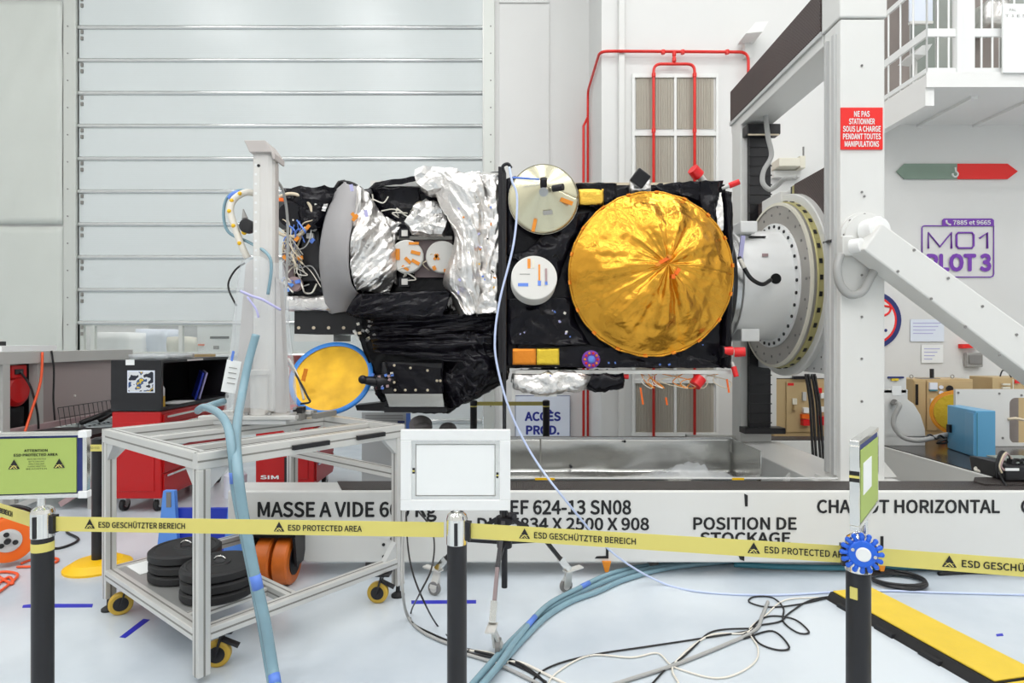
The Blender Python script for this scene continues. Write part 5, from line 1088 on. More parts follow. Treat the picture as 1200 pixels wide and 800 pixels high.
t = thing('red_toolbox', 'tall narrow red box standing on the rear tool cabinet', 'toolbox', (-2.3, 6.4, .95)); bx('case', 'red_paint', t, P(331, 0, 6.25).x, 6.2, .947, P(343, 0, 6.25).x, 6.5, P(0, 418, 6.25).z, bevel=.01); bx('lid', 'red_paint', t, P(330.5, 0, 6.25).x, 6.19, P(0, 424, 6.25).z, P(343.5, 0, 6.25).x, 6.51, P(0, 417, 6.25).z, bevel=.005); bx('label', 'paper', t, P(335, 0, 6.2).x, 6.196, P(0, 440, 6.2).z, P(339, 0, 6.2).x, 6.20, P(0, 430, 6.2).z)
t = thing('white_canister', 'white canister on the floor beside the rear red cabinet', 'canister', (-2.87, 6.2, 0)); MB().lathe((-2.87, 6.2, 0), (0, 0, 1), [(0, .11), (.22, .11), (.26, .06), (.30, .06)], 24).build('body', 'paper_blue', t); MB().cyl((-2.87, 6.2, .30), (-2.87, 6.2, .34), .05, n=16).build('lid', 'black', t)
# ---- blue stand under the trolley
t = thing('blue_wheel_stand', 'blue folded sheet metal stand on the floor behind the weight plates', 'stand', (-2.25, 4.3, 0))
for x0 in (-2.62, -2.13):
    MB().prism([(x0, .02), (x0 + .16, .02), (x0 + .13, .50), (x0 + .05, .50)], 'y', 4.40, 4.44).build('side_plate', 'blue_light', t); bx('slot', 'mid_grey', t, x0 + .075, 4.395, .38, x0 + .11, 4.40, .49)
bx('cross_plate', 'blue_paint', t, -2.60, 4.44, .06, -1.99, 4.47, .36)
bx('base_plate', 'blue_paint', t, -2.64, 4.36, 0, -1.99, 4.60, .02)
# ---- orange cable reel
rl = thing('cable_reel', 'orange cable reel with a black carrying frame on the floor', 'cable reel', (-3.58, 4.28, 0))
rc = Vector((-3.60, 4.28, .19)); ra = Vector((.55, -.83, .05)).normalized()
MB().lathe(rc - ra * .07, ra, [(0, .155), (.012, .155), (.014, .10), (.12, .10), (.122, .155), (.136, .155), (.14, .14), (.141, .075)], 40).build('drum', 'orange', rl)
MB().lathe(rc + ra * .068, ra, [(0, .08), (.012, .08), (.016, .06)], 28).build('socket_plate', 'light_grey', rl)
for a in (0, 2.1, 4.2):
    v = ra.orthogonal().normalized(); w_ = ra.cross(v); MB().cyl(rc + ra * .08 + (v * math.cos(a) + w_ * math.sin(a)) * .045, rc + ra * .09 + (v * math.cos(a) + w_ * math.sin(a)) * .045, .017, n=12).build('socket', 'black', rl)
MB().cyl(rc + ra * .08, rc + ra * .11, .02, n=12).build('crank', 'black', rl)
sd = Vector((-ra.y, ra.x, 0)).normalized()
MB().tube(spl([rc - ra * .09 - sd * .17 + Vector((0, 0, -.17)), rc - ra * .09 - sd * .13 + Vector((0, 0, .12)), rc - ra * .09 - sd * .05 + Vector((0, 0, .20)), rc - ra * .09 + sd * .05 + Vector((0, 0, .20)), rc - ra * .09 + sd * .13 + Vector((0, 0, .12)), rc - ra * .09 + sd * .17 + Vector((0, 0, -.17))], 6), .016, 8).build('carry_frame', 'black', rl)
MB().tube([rc + ra * (.02 * math.sin(k * .7)) + (sd * math.cos(k * .35) + Vector((0, 0, 1)) * math.sin(k * .35)) * (.115 + .0004 * k) for k in range(70)], .008, 6).build('wound_cable', 'wire_orange', rl)
for k, pts in enumerate(([(-10, 690), (10, 676), (14, 684), (-5, 672), (12, 670), (20, 676), (-10, 700)], [(20, 664), (45, 663), (66, 658), (65, 654), (40, 655), (25, 660)])):
    o = MB().tube(spl([FL(x, y, .012) for x, y in pts], 7), .009, 6).build('loose_cord', 'wire_orange'); tag(o, ('orange cord heaped on the floor beside the cable reel', 'orange cord loop on the floor behind the stanchion post')[k], 'cord')
o = MB().tube(spl([FL(130, 600, .01), FL(100, 612, .01), FL(78, 622, .01), FL(92, 632, .01), FL(70, 642, .01), FL(50, 640, .01)], 6), .010, 6).build('floor_cable', 'wire_black'); tag(o, 'black cable lying on the floor by the workbench', 'cable')
# ---- things between the carriage rails and behind
for k, (px, w_, py, lb) in enumerate(((493, 26, 487, 'taller grey padded stool behind the white sign frame'), (525, 20, 495, 'lower grey padded stool behind the white sign frame'))):
    c = P(px, py, 5.6); t = thing('padded_stool', lb, 'stool', (c.x, 5.6, 0), group=None); rr = w_ / 2 / F * 5.6
    MB().sphere((c.x, 5.6, c.z - rr * .85), rr * 1.05, 20, 12, (1, 1, .85)).build('cushion', 'cloth_grey', t); MB().sphere((c.x + .03, 5.52, c.z - rr * .9), rr * .8, 16, 10, (1.1, .8, .55)).build('fold', 'cloth_grey', t)
    MB().cyl((c.x, 5.6, .03), (c.x, 5.6, c.z - .15), .022, n=12).build('stem', 'steel', t); MB().lathe((c.x, 5.6, 0), (0, 0, 1), [(0, .12), (.03, .11), (.035, .03)], 24).build('base', 'black', t)
t = thing('printed_panel', 'pale panel with rows of small print behind the trolley', 'panel', P(455, 500, 5.9).to_tuple())
bx('panel', 'light_grey', t, P(424, 0, 5.9).x, 5.9, .02, P(480, 0, 5.9).x, 5.93, P(0, 483, 5.9).z); bx('blue_strip', 'tape_blue_light', t, P(476, 0, 5.89).x, 5.885, P(0, 502, 5.9).z, P(481, 0, 5.89).x, 5.9, P(0, 484, 5.9).z); bx('blue_strip', 'navy', t, P(466, 0, 5.89).x, 5.885, P(0, 495, 5.9).z, P(474, 0, 5.89).x, 5.9, P(0, 493, 5.9).z)
for k in range(4): bx('print_line', 'grey', t, P(428, 0, 5.89).x, 5.893, P(0, 487.4 + 3 * k, 5.9).z, P(472, 0, 5.89).x, 5.9, P(0, 486.2 + 3 * k, 5.9).z)

# ================================================================ RIGHT: equipment on and behind the carriage deck
ZD = .538
def cab(name, label, cat, px0, px1, py0, py1, Y, dpt, mat='beige', zb=None):
    a = P(px0, py1, Y); b = P(px1, py0, Y); zb = a.z if zb is None else zb
    t = thing(name, label, cat, ((a.x + b.x) / 2, Y + dpt / 2, zb)); bx('body', mat, t, a.x, Y, zb, b.x, Y + dpt, b.z, bevel=.006); return t
# beige electric cabinet behind the deck, two leaves
t = cab('electric_cabinet', 'beige electric cabinet with small round gauges behind the amber cable drum', 'cabinet', 1070, 1140, 444, 506, 6.9, .35, zb=0)
ye = 6.895
bx('door', 'beige', t, P(1085.5, 0, ye).x, ye - .012, P(0, 504, ye).z, P(1139, 0, ye).x, ye, P(0, 446, ye).z, bevel=.004)
bx('door', 'beige', t, P(1071, 0, ye).x, ye - .010, P(0, 504, ye).z, P(1084, 0, ye).x, ye, P(0, 446, ye).z, bevel=.004)
def el(x, y, w_, h_, mat, nm, d=.02): return bx(nm, mat, t, P(x - w_ / 2, 0, ye).x, ye - .012 - d, P(0, y + h_ / 2, ye).z, P(x + w_ / 2, 0, ye).x, ye - .012, P(0, y - h_ / 2, ye).z)
el(1073, 462, 2, 24, 'dark_metal', 'handle_bar'); el(1092, 452, 9, 8, 'paper_blue', 'label'); el(1092, 457, 9, 2, 'teal', 'label')
for y in (453.5, 460): MB().cyl(P(1103, y, ye - .012), P(1103, y, ye - .04), .022, n=16).build('pilot_lamp', 'paper_blue', t)
MB().cyl(P(1113, 455, ye - .012), P(1113, 455, ye - .05), .035, n=16).build('rotary_switch', 'dark_metal', t); el(1103, 469, 5, 5, 'paper_blue', 'label'); el(1101, 493, 5, 7, 'dark_metal', 'socket', .05); el(1102, 497, 4, 4, 'red_cap', 'socket_lid', .06)
el(1092, 470, 6, 7, 'beige_light', 'plate'); el(1093, 478, 3, 5, 'beige_light', 'latch'); MB().cyl(P(1092, 443, 7.0), P(1092, 432, 7.0), .022, n=12).build('beacon', 'black', t); bx('top_strip', 'mid_grey', t, P(1079, 0, 6.95).x, 6.92, P(0, 444, 6.95).z, P(1100, 0, 6.95).x, 7.05, P(0, 443, 6.95).z)
for x in (1068, 1116): MB().tube([P(x, 443, 7.0) + Vector((.02 * math.cos(a), 0, .02 + .02 * math.sin(a))) for a in [2 * PI * k / 12 for k in range(12)]], .006, 6, True).build('lifting_eye', 'grey', t)
t = cab('electric_cabinet', 'beige electric cabinet with louvres and red emblem near the brace', 'cabinet', 1163, 1250, 442, 506, 6.9, .35, zb=0); ye = 6.895
for y in (450, 454): el(1177, y, 9, 2, 'beige_light', 'louvre')
el(1191, 447, 6, 4, 'red_cap', 'emblem', .006); el(1186, 474, 1, 60, 'beige_light', 'door_seam', .004)
o = MB().tube(spl([P(1172, 441, 6.9), P(1175, 434, 6.9), P(1181, 436, 6.9), P(1185, 442, 6.9)], 5), .008, 6).build('cabinet_lead', 'wire_black'); tag(o, 'small black lead looping on top of the far beige cabinet', 'cable')
# beige socket cabinet seen between the portal columns
t = cab('socket_cabinet', 'beige cabinet with red and white plug sockets seen through the portal', 'cabinet', 907, 985, 444, 508, 6.95, .4, zb=0); ye = 6.945
bx('door', 'beige', t, P(921, 0, ye).x, ye - .012, P(0, 506, ye).z, P(984, 0, ye).x, ye, P(0, 447, ye).z, bevel=.004)
bx('white_case', 'white', t, P(902, 0, ye).x, ye - .02, P(0, 505, ye).z, P(909, 0, ye).x, ye + .42, P(0, 436, ye).z); bx('white_case', 'white', t, P(902, 0, ye).x, ye, P(0, 443, ye).z, P(985, 0, ye).x, ye + .42, P(0, 436, ye).z)
for q in ((926, 450, 7, 3, 'red_cap', 'emblem', .004), (941, 464, 4, 10, 'light_grey', 'switch', .03), (930, 470, 5, 7, 'beige_light', 'plate', .02), (930, 477, 4, 5, 'beige', 'latch', .05), (942, 480, 6, 6, 'paper', 'plug_socket', .05), (941, 487, 8, 5, 'orange', 'plug_socket', .06), (942, 494, 9, 7, 'red_cap', 'plug_socket', .07), (957, 457, 6, 6, 'red_cap', 'plug_socket', .05), (962, 463, 6, 6, 'paper', 'plug_socket', .05), (962, 479, 5, 6, 'paper', 'plug_socket', .05), (962, 492, 8, 10, 'red_cap', 'plug_socket', .07)): el(*q)
el(941, 442, 27, 3.5, 'dark_metal', 'name_strip', .04)
for k, dx in enumerate((0, 4, 9, 13)):
    o = MB().tube(spl([P(944 + dx * .8, 438, 5.95), P(949 + dx * .85, 470, 5.9), P(951 + dx * .9, 505, 5.85), P(953 + dx * .95, 538 + dx * .2, 5.8)], 6), .013, 8).build('thick_cable', 'wire_black'); tag(o, 'thick black cable hanging inside the portal in front of the plug sockets', 'cable', 'black cables hanging inside the portal')
t = thing('guide_bar', 'pale metal bar lying on the rear carriage rail', 'bar', P(840, 512, 6.5).to_tuple()); bx('bar', 'alu', t, P(805, 0, 6.5).x, 6.5, .543, P(862, 0, 6.5).x, 6.56, .575); bx('end_block', 'white', t, P(805, 0, 6.5).x, 6.49, .543, P(813, 0, 6.5).x, 6.57, .585)
# white motor housing with grey conduit
t = thing('motor_housing', 'white rounded motor guard with a grey conduit on the carriage deck', 'motor', P(1062, 512, 6.2).to_tuple())
MB().prism([XZ(x, y, 6.1) for x, y in ((1030, 512), (1030, 456), (1064, 456), (1064, 468), (1071, 473), (1079, 486), (1084, 502), (1085, 513))], 'y', 6.1, 6.35).build('guard', 'white', t, bevel=.008)
for v in t.children: pass
bx('base', 'white', t, P(1030, 0, 6.1).x + .02, 6.1, ZD + .001, P(1084, 0, 6.1).x, 6.35, P(0, 512, 6.1).z + .01)
MB().tube(spl([P(1048, 471, 6.06), P(1054, 475, 6.0), P(1048, 488, 6.0), P(1048, 500, 5.98), P(1058, 512, 5.95), P(1075, 516, 5.9), P(1092, 513, 5.9), P(1110, 509, 5.95)], 7), .024, 10).build('conduit', 'wire_grey', t); MB().cyl(P(1048, 471, 6.1), P(1048, 471, 6.03), .03, n=14).build('gland', 'mid_grey', t)
bx('note', 'paper', t, P(1045, 0, 6.1).x, 6.095, P(0, 463, 6.1).z, P(1056, 0, 6.1).x, 6.1, P(0, 452, 6.1).z); bx('blue_clip', 'navy', t, P(1040, 0, 6.1).x, 6.08, P(0, 443, 6.1).z, P(1058, 0, 6.1).x, 6.1, P(0, 441, 6.1).z); bx('clip_card', 'yellow_foil', t, P(1044, 0, 6.1).x, 6.085, P(0, 446, 6.1).z, P(1052, 0, 6.1).x, 6.1, P(0, 443, 6.1).z); bx('panel', 'white', t, P(1031, 0, 6.1).x, 6.1, P(0, 460, 6.1).z, P(1062, 0, 6.1).x, 6.13, P(0, 440, 6.1).z)
# blue box
bb_ = thing('blue_control_box', 'sky blue steel control box standing on the black carriage deck', 'control box', P(1140, 530, 5.6).to_tuple())
pa, pb_, pc_ = (P(1110, 0, 5.95).x, 5.95), (P(1143, 0, 5.45).x, 5.45), (P(1167, 0, 5.45).x, 5.45)
top = P(0, 479, 5.6).z
MB().prism([(pa[0], pa[1]), (pb_[0], pb_[1]), (pc_[0], pc_[1]), (pc_[0] + .05, pa[1])], 'z', ZD + .002, top).build('body', 'blue_box', bb_, bevel=.008)
MB().bar((pa[0] + .02, pa[1] - .05, (ZD + top) / 2), (pb_[0] - .01, pb_[1] + .0, (ZD + top) / 2), .012, top - ZD - .05).build('door', 'blue_box', bb_)
bx('lock', 'black', bb_, P(1109, 0, 5.9).x, 5.86, P(0, 506, 5.9).z, P(1115, 0, 5.9).x, 5.9, P(0, 497, 5.9).z)
bx('door_seam', 'teal', bb_, pb_[0] + .012, pb_[1] - .003, ZD + .02, pb_[0] + .018, pb_[1] + .001, top - .02)
# amber drum
cd2 = thing('amber_cable_drum', 'amber cable drum half hidden behind the blue control box', 'cable drum', P(1118, 515, 6.25).to_tuple())
dc = P(1122, 483, 6.45); da = Vector((-.75, -.66, 0)).normalized()
MB().lathe(dc - da * .09, da, [(0, .24), (.012, .24), (.014, .14), (.15, .14), (.152, .24), (.165, .24), (.168, .225), (.170, .08)], 48).build('drum', 'amber', cd2)
MB().lathe(dc + da * .082, da, [(0, .20), (.006, .195), (.007, .12)], 40).build('side_face', 'yellow_foil', cd2); MB().lathe(dc, da, [(-.07, .16), (.05, .17)], 40).build('winding', 'yellow_foil', cd2); bx('stand', 'black', cd2, dc.x - .1, dc.y - .05, ZD + .002, dc.x + .1, dc.y + .05, dc.z - .2)
# white perforated side panel with rounded openings
wp = thing('white_guard_panel', 'white guard panel with a rounded opening on the deck edge', 'panel', P(1180, 535, 5.35).to_tuple())
yg = 6.05; L_, R_, T_, B_2 = P(1120, 0, yg).x, 5.3, P(0, 456, yg).z, ZD + .002; ox0, ox1, oz0, oz1 = P(1183, 0, yg).x, P(1204, 0, yg).x, P(0, 519, yg).z, P(0, 466, yg).z
m = MB(); m.box(L_, yg, B_2, ox0, yg + .03, T_); m.box(ox0, yg, oz1, R_, yg + .03, T_); m.box(ox0, yg, B_2, R_, yg + .03, oz0); m.box(ox1, yg, oz0, R_, yg + .03, oz1)
cr_ = .06
for cx, cz, sx, sz in ((ox0, oz1, 1, -1), (ox0, oz0, 1, 1)): m.prism([(cx, cz)] + [(cx + sx * cr_ * (1 - math.sin(a)), cz + sz * cr_ * (1 - math.cos(a))) for a in [PI / 2 * k / 5 for k in range(6)]], 'y', yg, yg + .03)
m.build('plate', 'white', wp); bx('inner_panel', 'brown_panel', wp, ox0 - .05, yg + .2, oz0 - .05, R_, yg + .22, oz1 + .05)
MB().tube([P(x, y, yg - .02) for x, y in ((1182, 491), (1190, 490), (1200, 492), (1215, 489))], .014, 8).build('cable_tie', 'wire_beige', wp); wb2 = MB().cyl(P(1171, 461, yg), P(1171, 461, yg - .006), .012, n=8).build('bolt', 'mid_grey', wp); clones(wb2, [P(x, y, yg) - P(1171, 461, yg) for x, y in ((1197, 463), (1175, 513), (1123, 460))])
o = MB().tube(spl([P(1085, 512, 5.9), P(1090, 509, 5.9), P(1097, 514, 5.88), P(1102, 510, 5.88), P(1110, 518, 5.86), P(1098, 519, 5.86), P(1110, 514, 5.84)], 6), .010, 6).build('tangled_lead', 'wire_black'); tag(o, 'tangled black lead on the deck beside the blue control box', 'cable')
# black instrument with leads and mat at the deck front
t = thing('test_instrument', 'black instrument case with plugs and leads on the front rail', 'instrument', P(1190, 570, 4.3).to_tuple())
ix0, ix1 = P(1169, 0, 4.3).x, P(1225, 0, 4.3).x
MB().prism([(ix0, .612), (ix1, .612), (ix1, P(0, 546, 4.3).z), (ix0 - .02, P(0, 541, 4.3).z)], 'y', 4.22, 4.55).build('case', 'black', t, bevel=.012)
bx('top_plate', 'screen_grey', t, ix0 + .08, 4.24, P(0, 545, 4.3).z + .025, ix1, 4.5, P(0, 541, 4.3).z + .01)
for x in (1181, 1189, 1198): bx('plug', 'ink', t, P(x, 0, 4.28).x, 4.24, P(0, 545, 4.28).z, P(x + 5, 0, 4.28).x, 4.29, P(0, 537, 4.28).z)
bx('label', 'paper', t, P(1179, 0, 4.21).x, 4.214, P(0, 552, 4.2).z, P(1195, 0, 4.21).x, 4.22, P(0, 549, 4.2).z)
for k, mt in enumerate(('wire_black', 'wire_black', 'wire_beige', 'mauve_rail')): MB().tube(spl([P(1168 + k * 3, 560 - 3 * k, 4.2), P(1167 + k * 2, 545, 4.2), P(1173 + k * 2, 529 + k, 4.22), P(1182, 533, 4.26), P(1184 + k, 540, 4.27)], 6), .007, 6).build('test_lead', mt, t)
MB().tube(spl([P(1170, 553, 4.19), P(1178, 568, 4.17), P(1188, 579, 4.13), P(1200, 583, 4.10), P(1215, 575, 4.10)], 6), .009, 6).build('test_lead', 'wire_black', t)
MB().tube(spl([P(1165, 541, 4.5), P(1150, 545, 4.5), P(1143, 550, 4.48), P(1155, 553, 4.45), P(1170, 552, 4.43)], 6), .012, 6).build('test_lead', 'wire_white', t)
o = thing('rubber_mat', 'frayed dark mat lying on the front rail under the instrument', 'mat', P(1160, 570, 4.3).to_tuple()); MB().prism([(P(1137, 0, 4.3).x, 4.27), (P(1150, 0, 4.2).x, 4.17), (P(1230, 0, 4.2).x, 4.17), (P(1230, 0, 4.38).x, 4.38), (P(1142, 0, 4.38).x, 4.38)], 'z', .596, .606).build('sheet', 'tread', o)

# ================================================================ BARRIER: stanchions, belts, sign frames
ZB = .96
POSTS = {'left': Vector((-1.65, 2.10, 0)), 'centre': Vector((-.187, 2.03, 0)), 'right': Vector((1.038, 1.79, 0)), 'off_left': Vector((-2.55, 2.62, 0)), 'off_right': Vector((2.35, 1.47, 0))}
def stanchion(p, label, dirs, head='chrome', base='yellow_base'):
    t = thing('stanchion', label, 'stanchion', p, 0, 'black belt barrier stanchions', local=True)
    MB().lathe((0, 0, 0), (0, 0, 1), [(0, .175), (.012, .175), (.03, .16), (.045, .05)], 40).build('base', base, t)
    MB().cyl((0, 0, .04), (0, 0, ZB - .045), .0335, n=28).build('tube', 'black', t)
    MB().lathe((0, 0, ZB - .045), (0, 0, 1), [(0, .036), (.085, .036), (.098, .032), (.106, .022), (.109, .009), (.14, .008)], 28, share=False).build('head', head, t)
    for d in dirs:
        d = Vector(d).normalized(); MB().obox(d * .040 + Vector((0, 0, ZB)), (.018, .026, .062), rot(0, 0, math.atan2(d.y, d.x))).build('cassette', 'black', t)
    MB().obox((0, -.0365, ZB - .005), (.012, .006, .075)).build('slot', 'black', t)
    return t
dl = POSTS['centre'] - POSTS['left']; dr = POSTS['right'] - POSTS['centre']; dor = POSTS['off_right'] - POSTS['right']; dol = POSTS['off_left'] - POSTS['left']
s1 = stanchion(POSTS['left'], 'black stanchion carrying the lime ESD sign', (dl, dol)); s2 = stanchion(POSTS['centre'], 'black stanchion under the plain white framed sign', (dr,)); s3 = stanchion(POSTS['right'], 'black stanchion with a blue round warning light on its head', (dr * -1, dor))
MB().obox((-.026, -.0215, ZB - .105), (.020, .006, .034), rot(0, 0, -.88)).build('small_label', 'belt', s3)
for s_, z in ((s1, ZB - .075),): MB().lathe((0, 0, z - .018), (0, 0, 1), [(0, .0342), (.030, .0342)], 28).build('yellow_sleeve', 'belt', s_)
stanchion(POSTS['off_left'], 'black stanchion holding the belt end beside the workbench', (dol * -1,)); stanchion(POSTS['off_right'], 'black stanchion holding the belt end beyond the cable ramp', (dor * -1,))
def esd_symbol(par, o, xd, h):
    o, xd = Vector(o), Vector(xd).normalized(); n_ = Vector((xd.y, -xd.x, 0)) * .0006; z_ = Vector((0, 0, 1))
    pt = lambda u, v, k=1: tuple(o + xd * (u * h) + z_ * (v * h) + n_ * k)
    MB().add([pt(-.55, 0), pt(.55, 0), pt(0, 1)], [(0, 1, 2)]).build('esd_triangle', 'ink', par, fixn=False)
    m = MB()
    for a, b, w_ in (((-.36, .06), (.02, .38), .10), ((.02, .38), (.16, .20), .10), ((.16, .20), (.30, .06), .07), ((-.08, .18), (.10, .02), .06), ((-.30, .34), (.34, .30), .035)):
        A_ = Vector(pt(*a, 2)); B_ = Vector(pt(*b, 2)); d = (B_ - A_).normalized(); s_ = d.cross(Vector((xd.y, -xd.x, 0))) * (w_ * h / 2); m.add([A_ - s_, B_ - s_, B_ + s_, A_ + s_], [(0, 1, 2, 3)])
    m.build('esd_hand', 'belt', par, fixn=False)
def belt(p0, p1, label, prints, sag=.0):
    p0, p1 = Vector(p0), Vector(p1); d = (p1 - p0).normalized(); a = p0 + d * .045; b = p1 - d * .045; mid = (a + b) / 2
    t = thing('barrier_belt', label, 'belt', (mid.x, mid.y, ZB - .026))
    n_ = Vector((d.y, -d.x, 0)); L = (b - a).length
    m = MB(); rows = [[a + d * L * k / 20 + n_ * .0008 * s_ + Vector((0, 0, ZB + dz)) for k in range(21)] for s_, dz in ((1, -.0255), (1, .0255), (-1, .0255), (-1, -.0255), (1, -.0255))]
    m.grid(rows, False).build('webbing', 'belt', t)
    for u, s_, w_ in prints:
        o = a + d * u + n_ * .0016 + Vector((0, 0, ZB - .010))
        esd_symbol(t, o + d * -.032 - Vector((0, 0, .004)), d, .034); text(t, s_, 'ink', o, d, (0, 0, 1), .019, w_, bold=.015)
    return t
def u_at(p0, p1, px):
    d = (p1 - p0); k = (px - 600) / F; s_ = (k * p0.y - p0.x) / (d.x - k * d.y); return s_ * d.length - .045
G_, A_T = 'ESD GESCHÜTZTER BEREICH', 'ESD PROTECTED AREA'
L_, C_, R_, OL, OR = (POSTS[k] for k in ('left', 'centre', 'right', 'off_left', 'off_right'))
u1, u2 = u_at(L_, C_, 116), u_at(L_, C_, 217); u3, u4 = u_at(L_, C_, 338), u_at(L_, C_, 424)
belt(L_, C_, 'yellow ESD belt between the lime sign post and the plain framed sign post', [(u1, G_, u2 - u1), (u3, A_T, u4 - u3)])
u1, u2 = u_at(C_, R_, 626), u_at(C_, R_, 745); u3, u4 = u_at(C_, R_, 896), u_at(C_, R_, 1000)
belt(C_, R_, 'yellow ESD belt between the plain framed sign post and the blue light post', [(u1, G_, u2 - u1), (u3, A_T, u4 - u3)])
u1 = u_at(R_, OR, 1127); belt(R_, OR, 'yellow ESD belt running from the blue light post past the cable ramp', [(u1, G_, .345), (u1 + .6, A_T, .28)])
u1 = u_at(OL, L_, 15); belt(OL, L_, 'yellow ESD belt running from the lime sign post towards the workbench', [(u1 - .345, G_, .345)])
# ---- sign frames on the posts
def sign_frame(post, label, w_, h_, zb, yaw, kind, dx=0):
    t = thing('sign_frame', label, 'sign', (post.x + dx, post.y, zb), yaw, local=True)
    bar = .036 if kind == 'white' else .014; D = .024
    fm = 'white_gloss' if kind == 'white' else 'chrome'
    for nm, a in (('frame_bar', (-w_/2, -D/2, 0, w_/2, D/2, bar)), ('frame_bar', (-w_/2, -D/2, h_ - bar, w_/2, D/2, h_)), ('frame_bar', (-w_/2, -D/2, bar, -w_/2 + bar, D/2, h_ - bar)), ('frame_bar', (w_/2 - bar, -D/2, bar, w_/2, D/2, h_ - bar))): bx(nm, fm, t, *a, bevel=.002)
    MB().cyl((0, 0, -.05), (0, 0, .0), .008, n=12).build('rod', 'chrome', t)
    return t
zc = CH - 197 * 2.03 / F
t = sign_frame(C_, 'plain white framed sign board on the middle stanchion', 128 / F * 2.03, 94 / F * 2.03, zc, 0, 'white', dx=-.004)
w_, h_, b_ = 128 / F * 2.03, 94 / F * 2.03, .036
for a in ((-w_/2 + b_, -.008, b_, w_/2 - b_, .008, b_ + .012), (-w_/2 + b_, -.008, h_ - b_ - .012, w_/2 - b_, .008, h_ - b_), (-w_/2 + b_, -.008, b_ + .012, -w_/2 + b_ + .014, .008, h_ - b_ - .012), (w_/2 - b_ - .014, -.008, b_ + .012, w_/2 - b_, .008, h_ - b_ - .012)): bx('inner_bezel', 'chrome', t, *a)
bx('sheet', 'paper', t, -w_/2 + b_ + .016, -.004, b_ + .014, w_/2 - b_ - .018, .002, h_ - b_ - .016); bx('backing', 'paper', t, -w_/2 + b_ + .014, .003, b_ + .012, w_/2 - b_ - .014, .006, h_ - b_ - .012)
for x, z in ((-w_/2 + b_ + .004, .125), (w_/2 - b_ - .012, .11)): bx('clip', 'ink', t, x, -.012, z, x + .008, -.006, z + .018); bx('clip_stripe', 'belt', t, x, -.0125, z + .007, x + .008, -.0119, z + .011)
zl_ = CH - 183 * 2.10 / F
t = sign_frame(L_, 'lime green ESD protected area notice in a chrome frame', .318, .232, zl_, math.radians(7), 'chrome', dx=-.01)
w_, h_ = .318, .232
bx('notice', 'lime', t, -w_/2 + .025, -.011, .018, w_/2 - .035, -.006, h_ - .022); bx('backing', 'navy', t, -w_/2 + .013, -.006, .013, w_/2 - .013, .004, h_ - .013)
for x, z in ((-w_/2 - .003, -.003), (w_/2 - .027, -.003), (-w_/2 - .003, h_ - .022), (w_/2 - .027, h_ - .022)): bx('corner_cap', 'white_gloss', t, x, -.016, z, x + .03, .014, z + .025, bevel=.002)
text(t, 'ATTENTION', 'ink', (-.005, -.0125, .164), X_, Z_, .0085, .075, center=True, bold=.012); text(t, 'ESD PROTECTED AREA', 'ink', (-.005, -.0125, .149), X_, Z_, .0085, .14, center=True, bold=.012)
esd_symbol(t, (-.075, -.012, .105), X_, .034); esd_symbol(t, (.07, -.012, .105), X_, .034)
for k, q in enumerate(('BEIM BETRETEN', 'BITTE ERDUNG', 'BENUTZEN UND', 'VORSCHRIFTEN', 'BEACHTEN')): text(t, q, 'ink', (-.003, -.0125, .136 - k * .0085), X_, Z_, .0045, (.06, .05, .05, .058, .066)[k], center=True)
t = sign_frame(R_, 'green notice in a chrome frame turned edge-on above the blue light', .35, .25, CH - 205 * 1.79 / F + .0, math.radians(51), 'chrome', dx=.02)
w_, h_ = .35, .25
bx('notice', 'lime', t, -w_/2 + .02, -.013, .02, w_/2 - .02, -.010, h_ - .03); bx('backing', 'navy', t, -w_/2 + .013, -.010, .013, w_/2 - .013, .006, h_ - .013); bx('note', 'paper', t, -.12, -.0145, .09, .02, -.013, .18)
bx('edge_label', 'ink', t, -w_/2 - .001, -.0125, .135, -w_/2, .0125, .165); bx('edge_stripe', 'belt', t, -w_/2 - .002, -.0125, .146, -w_/2 - .001, .0125, .153)
# ---- blue warning light
bl = thing('warning_light', 'blue round road-flare warning light with knobbed rim on the stanchion', 'warning light', P(1010, 668, 1.74).to_tuple())
ba = Vector((-.30, -1, .1)).normalized(); bc = P(1010, 648, 1.735); br = 15.5 / F * 1.735
MB().lathe(bc - ba * .012, ba, [(0, br), (.02, br), (.026, br * .9), (.028, .018)], 36).build('body', 'blue_puck', bl)
vx = ba.cross(Vector((0, 0, 1))).normalized(); vz = vx.cross(ba)
for k in range(16):
    a = 2 * PI * k / 16; d = vx * math.cos(a) + vz * math.sin(a); m = MB(); m.tube([bc + d * br * .85 + ba * .004, bc + d * br * 1.2 + ba * .004, bc + d * br * 1.32], .0062, 8); m.sphere(bc + d * br * 1.34, .0075, 8, 6); m.build('knob', 'blue_puck', bl)
MB().lathe(bc + ba * .012, ba, [(0, .020), (.006, .020), (.008, .016)], 24).build('cap', 'white_gloss', bl)
for a in (.4, 3.3): MB().cyl(bc + (vx * math.cos(a) + vz * math.sin(a)) * .03 + ba * .012, bc + (vx * math.cos(a) + vz * math.sin(a)) * .03 + ba * .02, .005, n=10).build('screw', 'chrome', bl)
MB().tube([bc + Vector((0, 0, br * .9)) + Vector((.022 * math.cos(a), .02, .020 * math.sin(a))) for a in [PI * k / 8 for k in range(9)]], .004, 6).build('hook', 'chrome', bl)
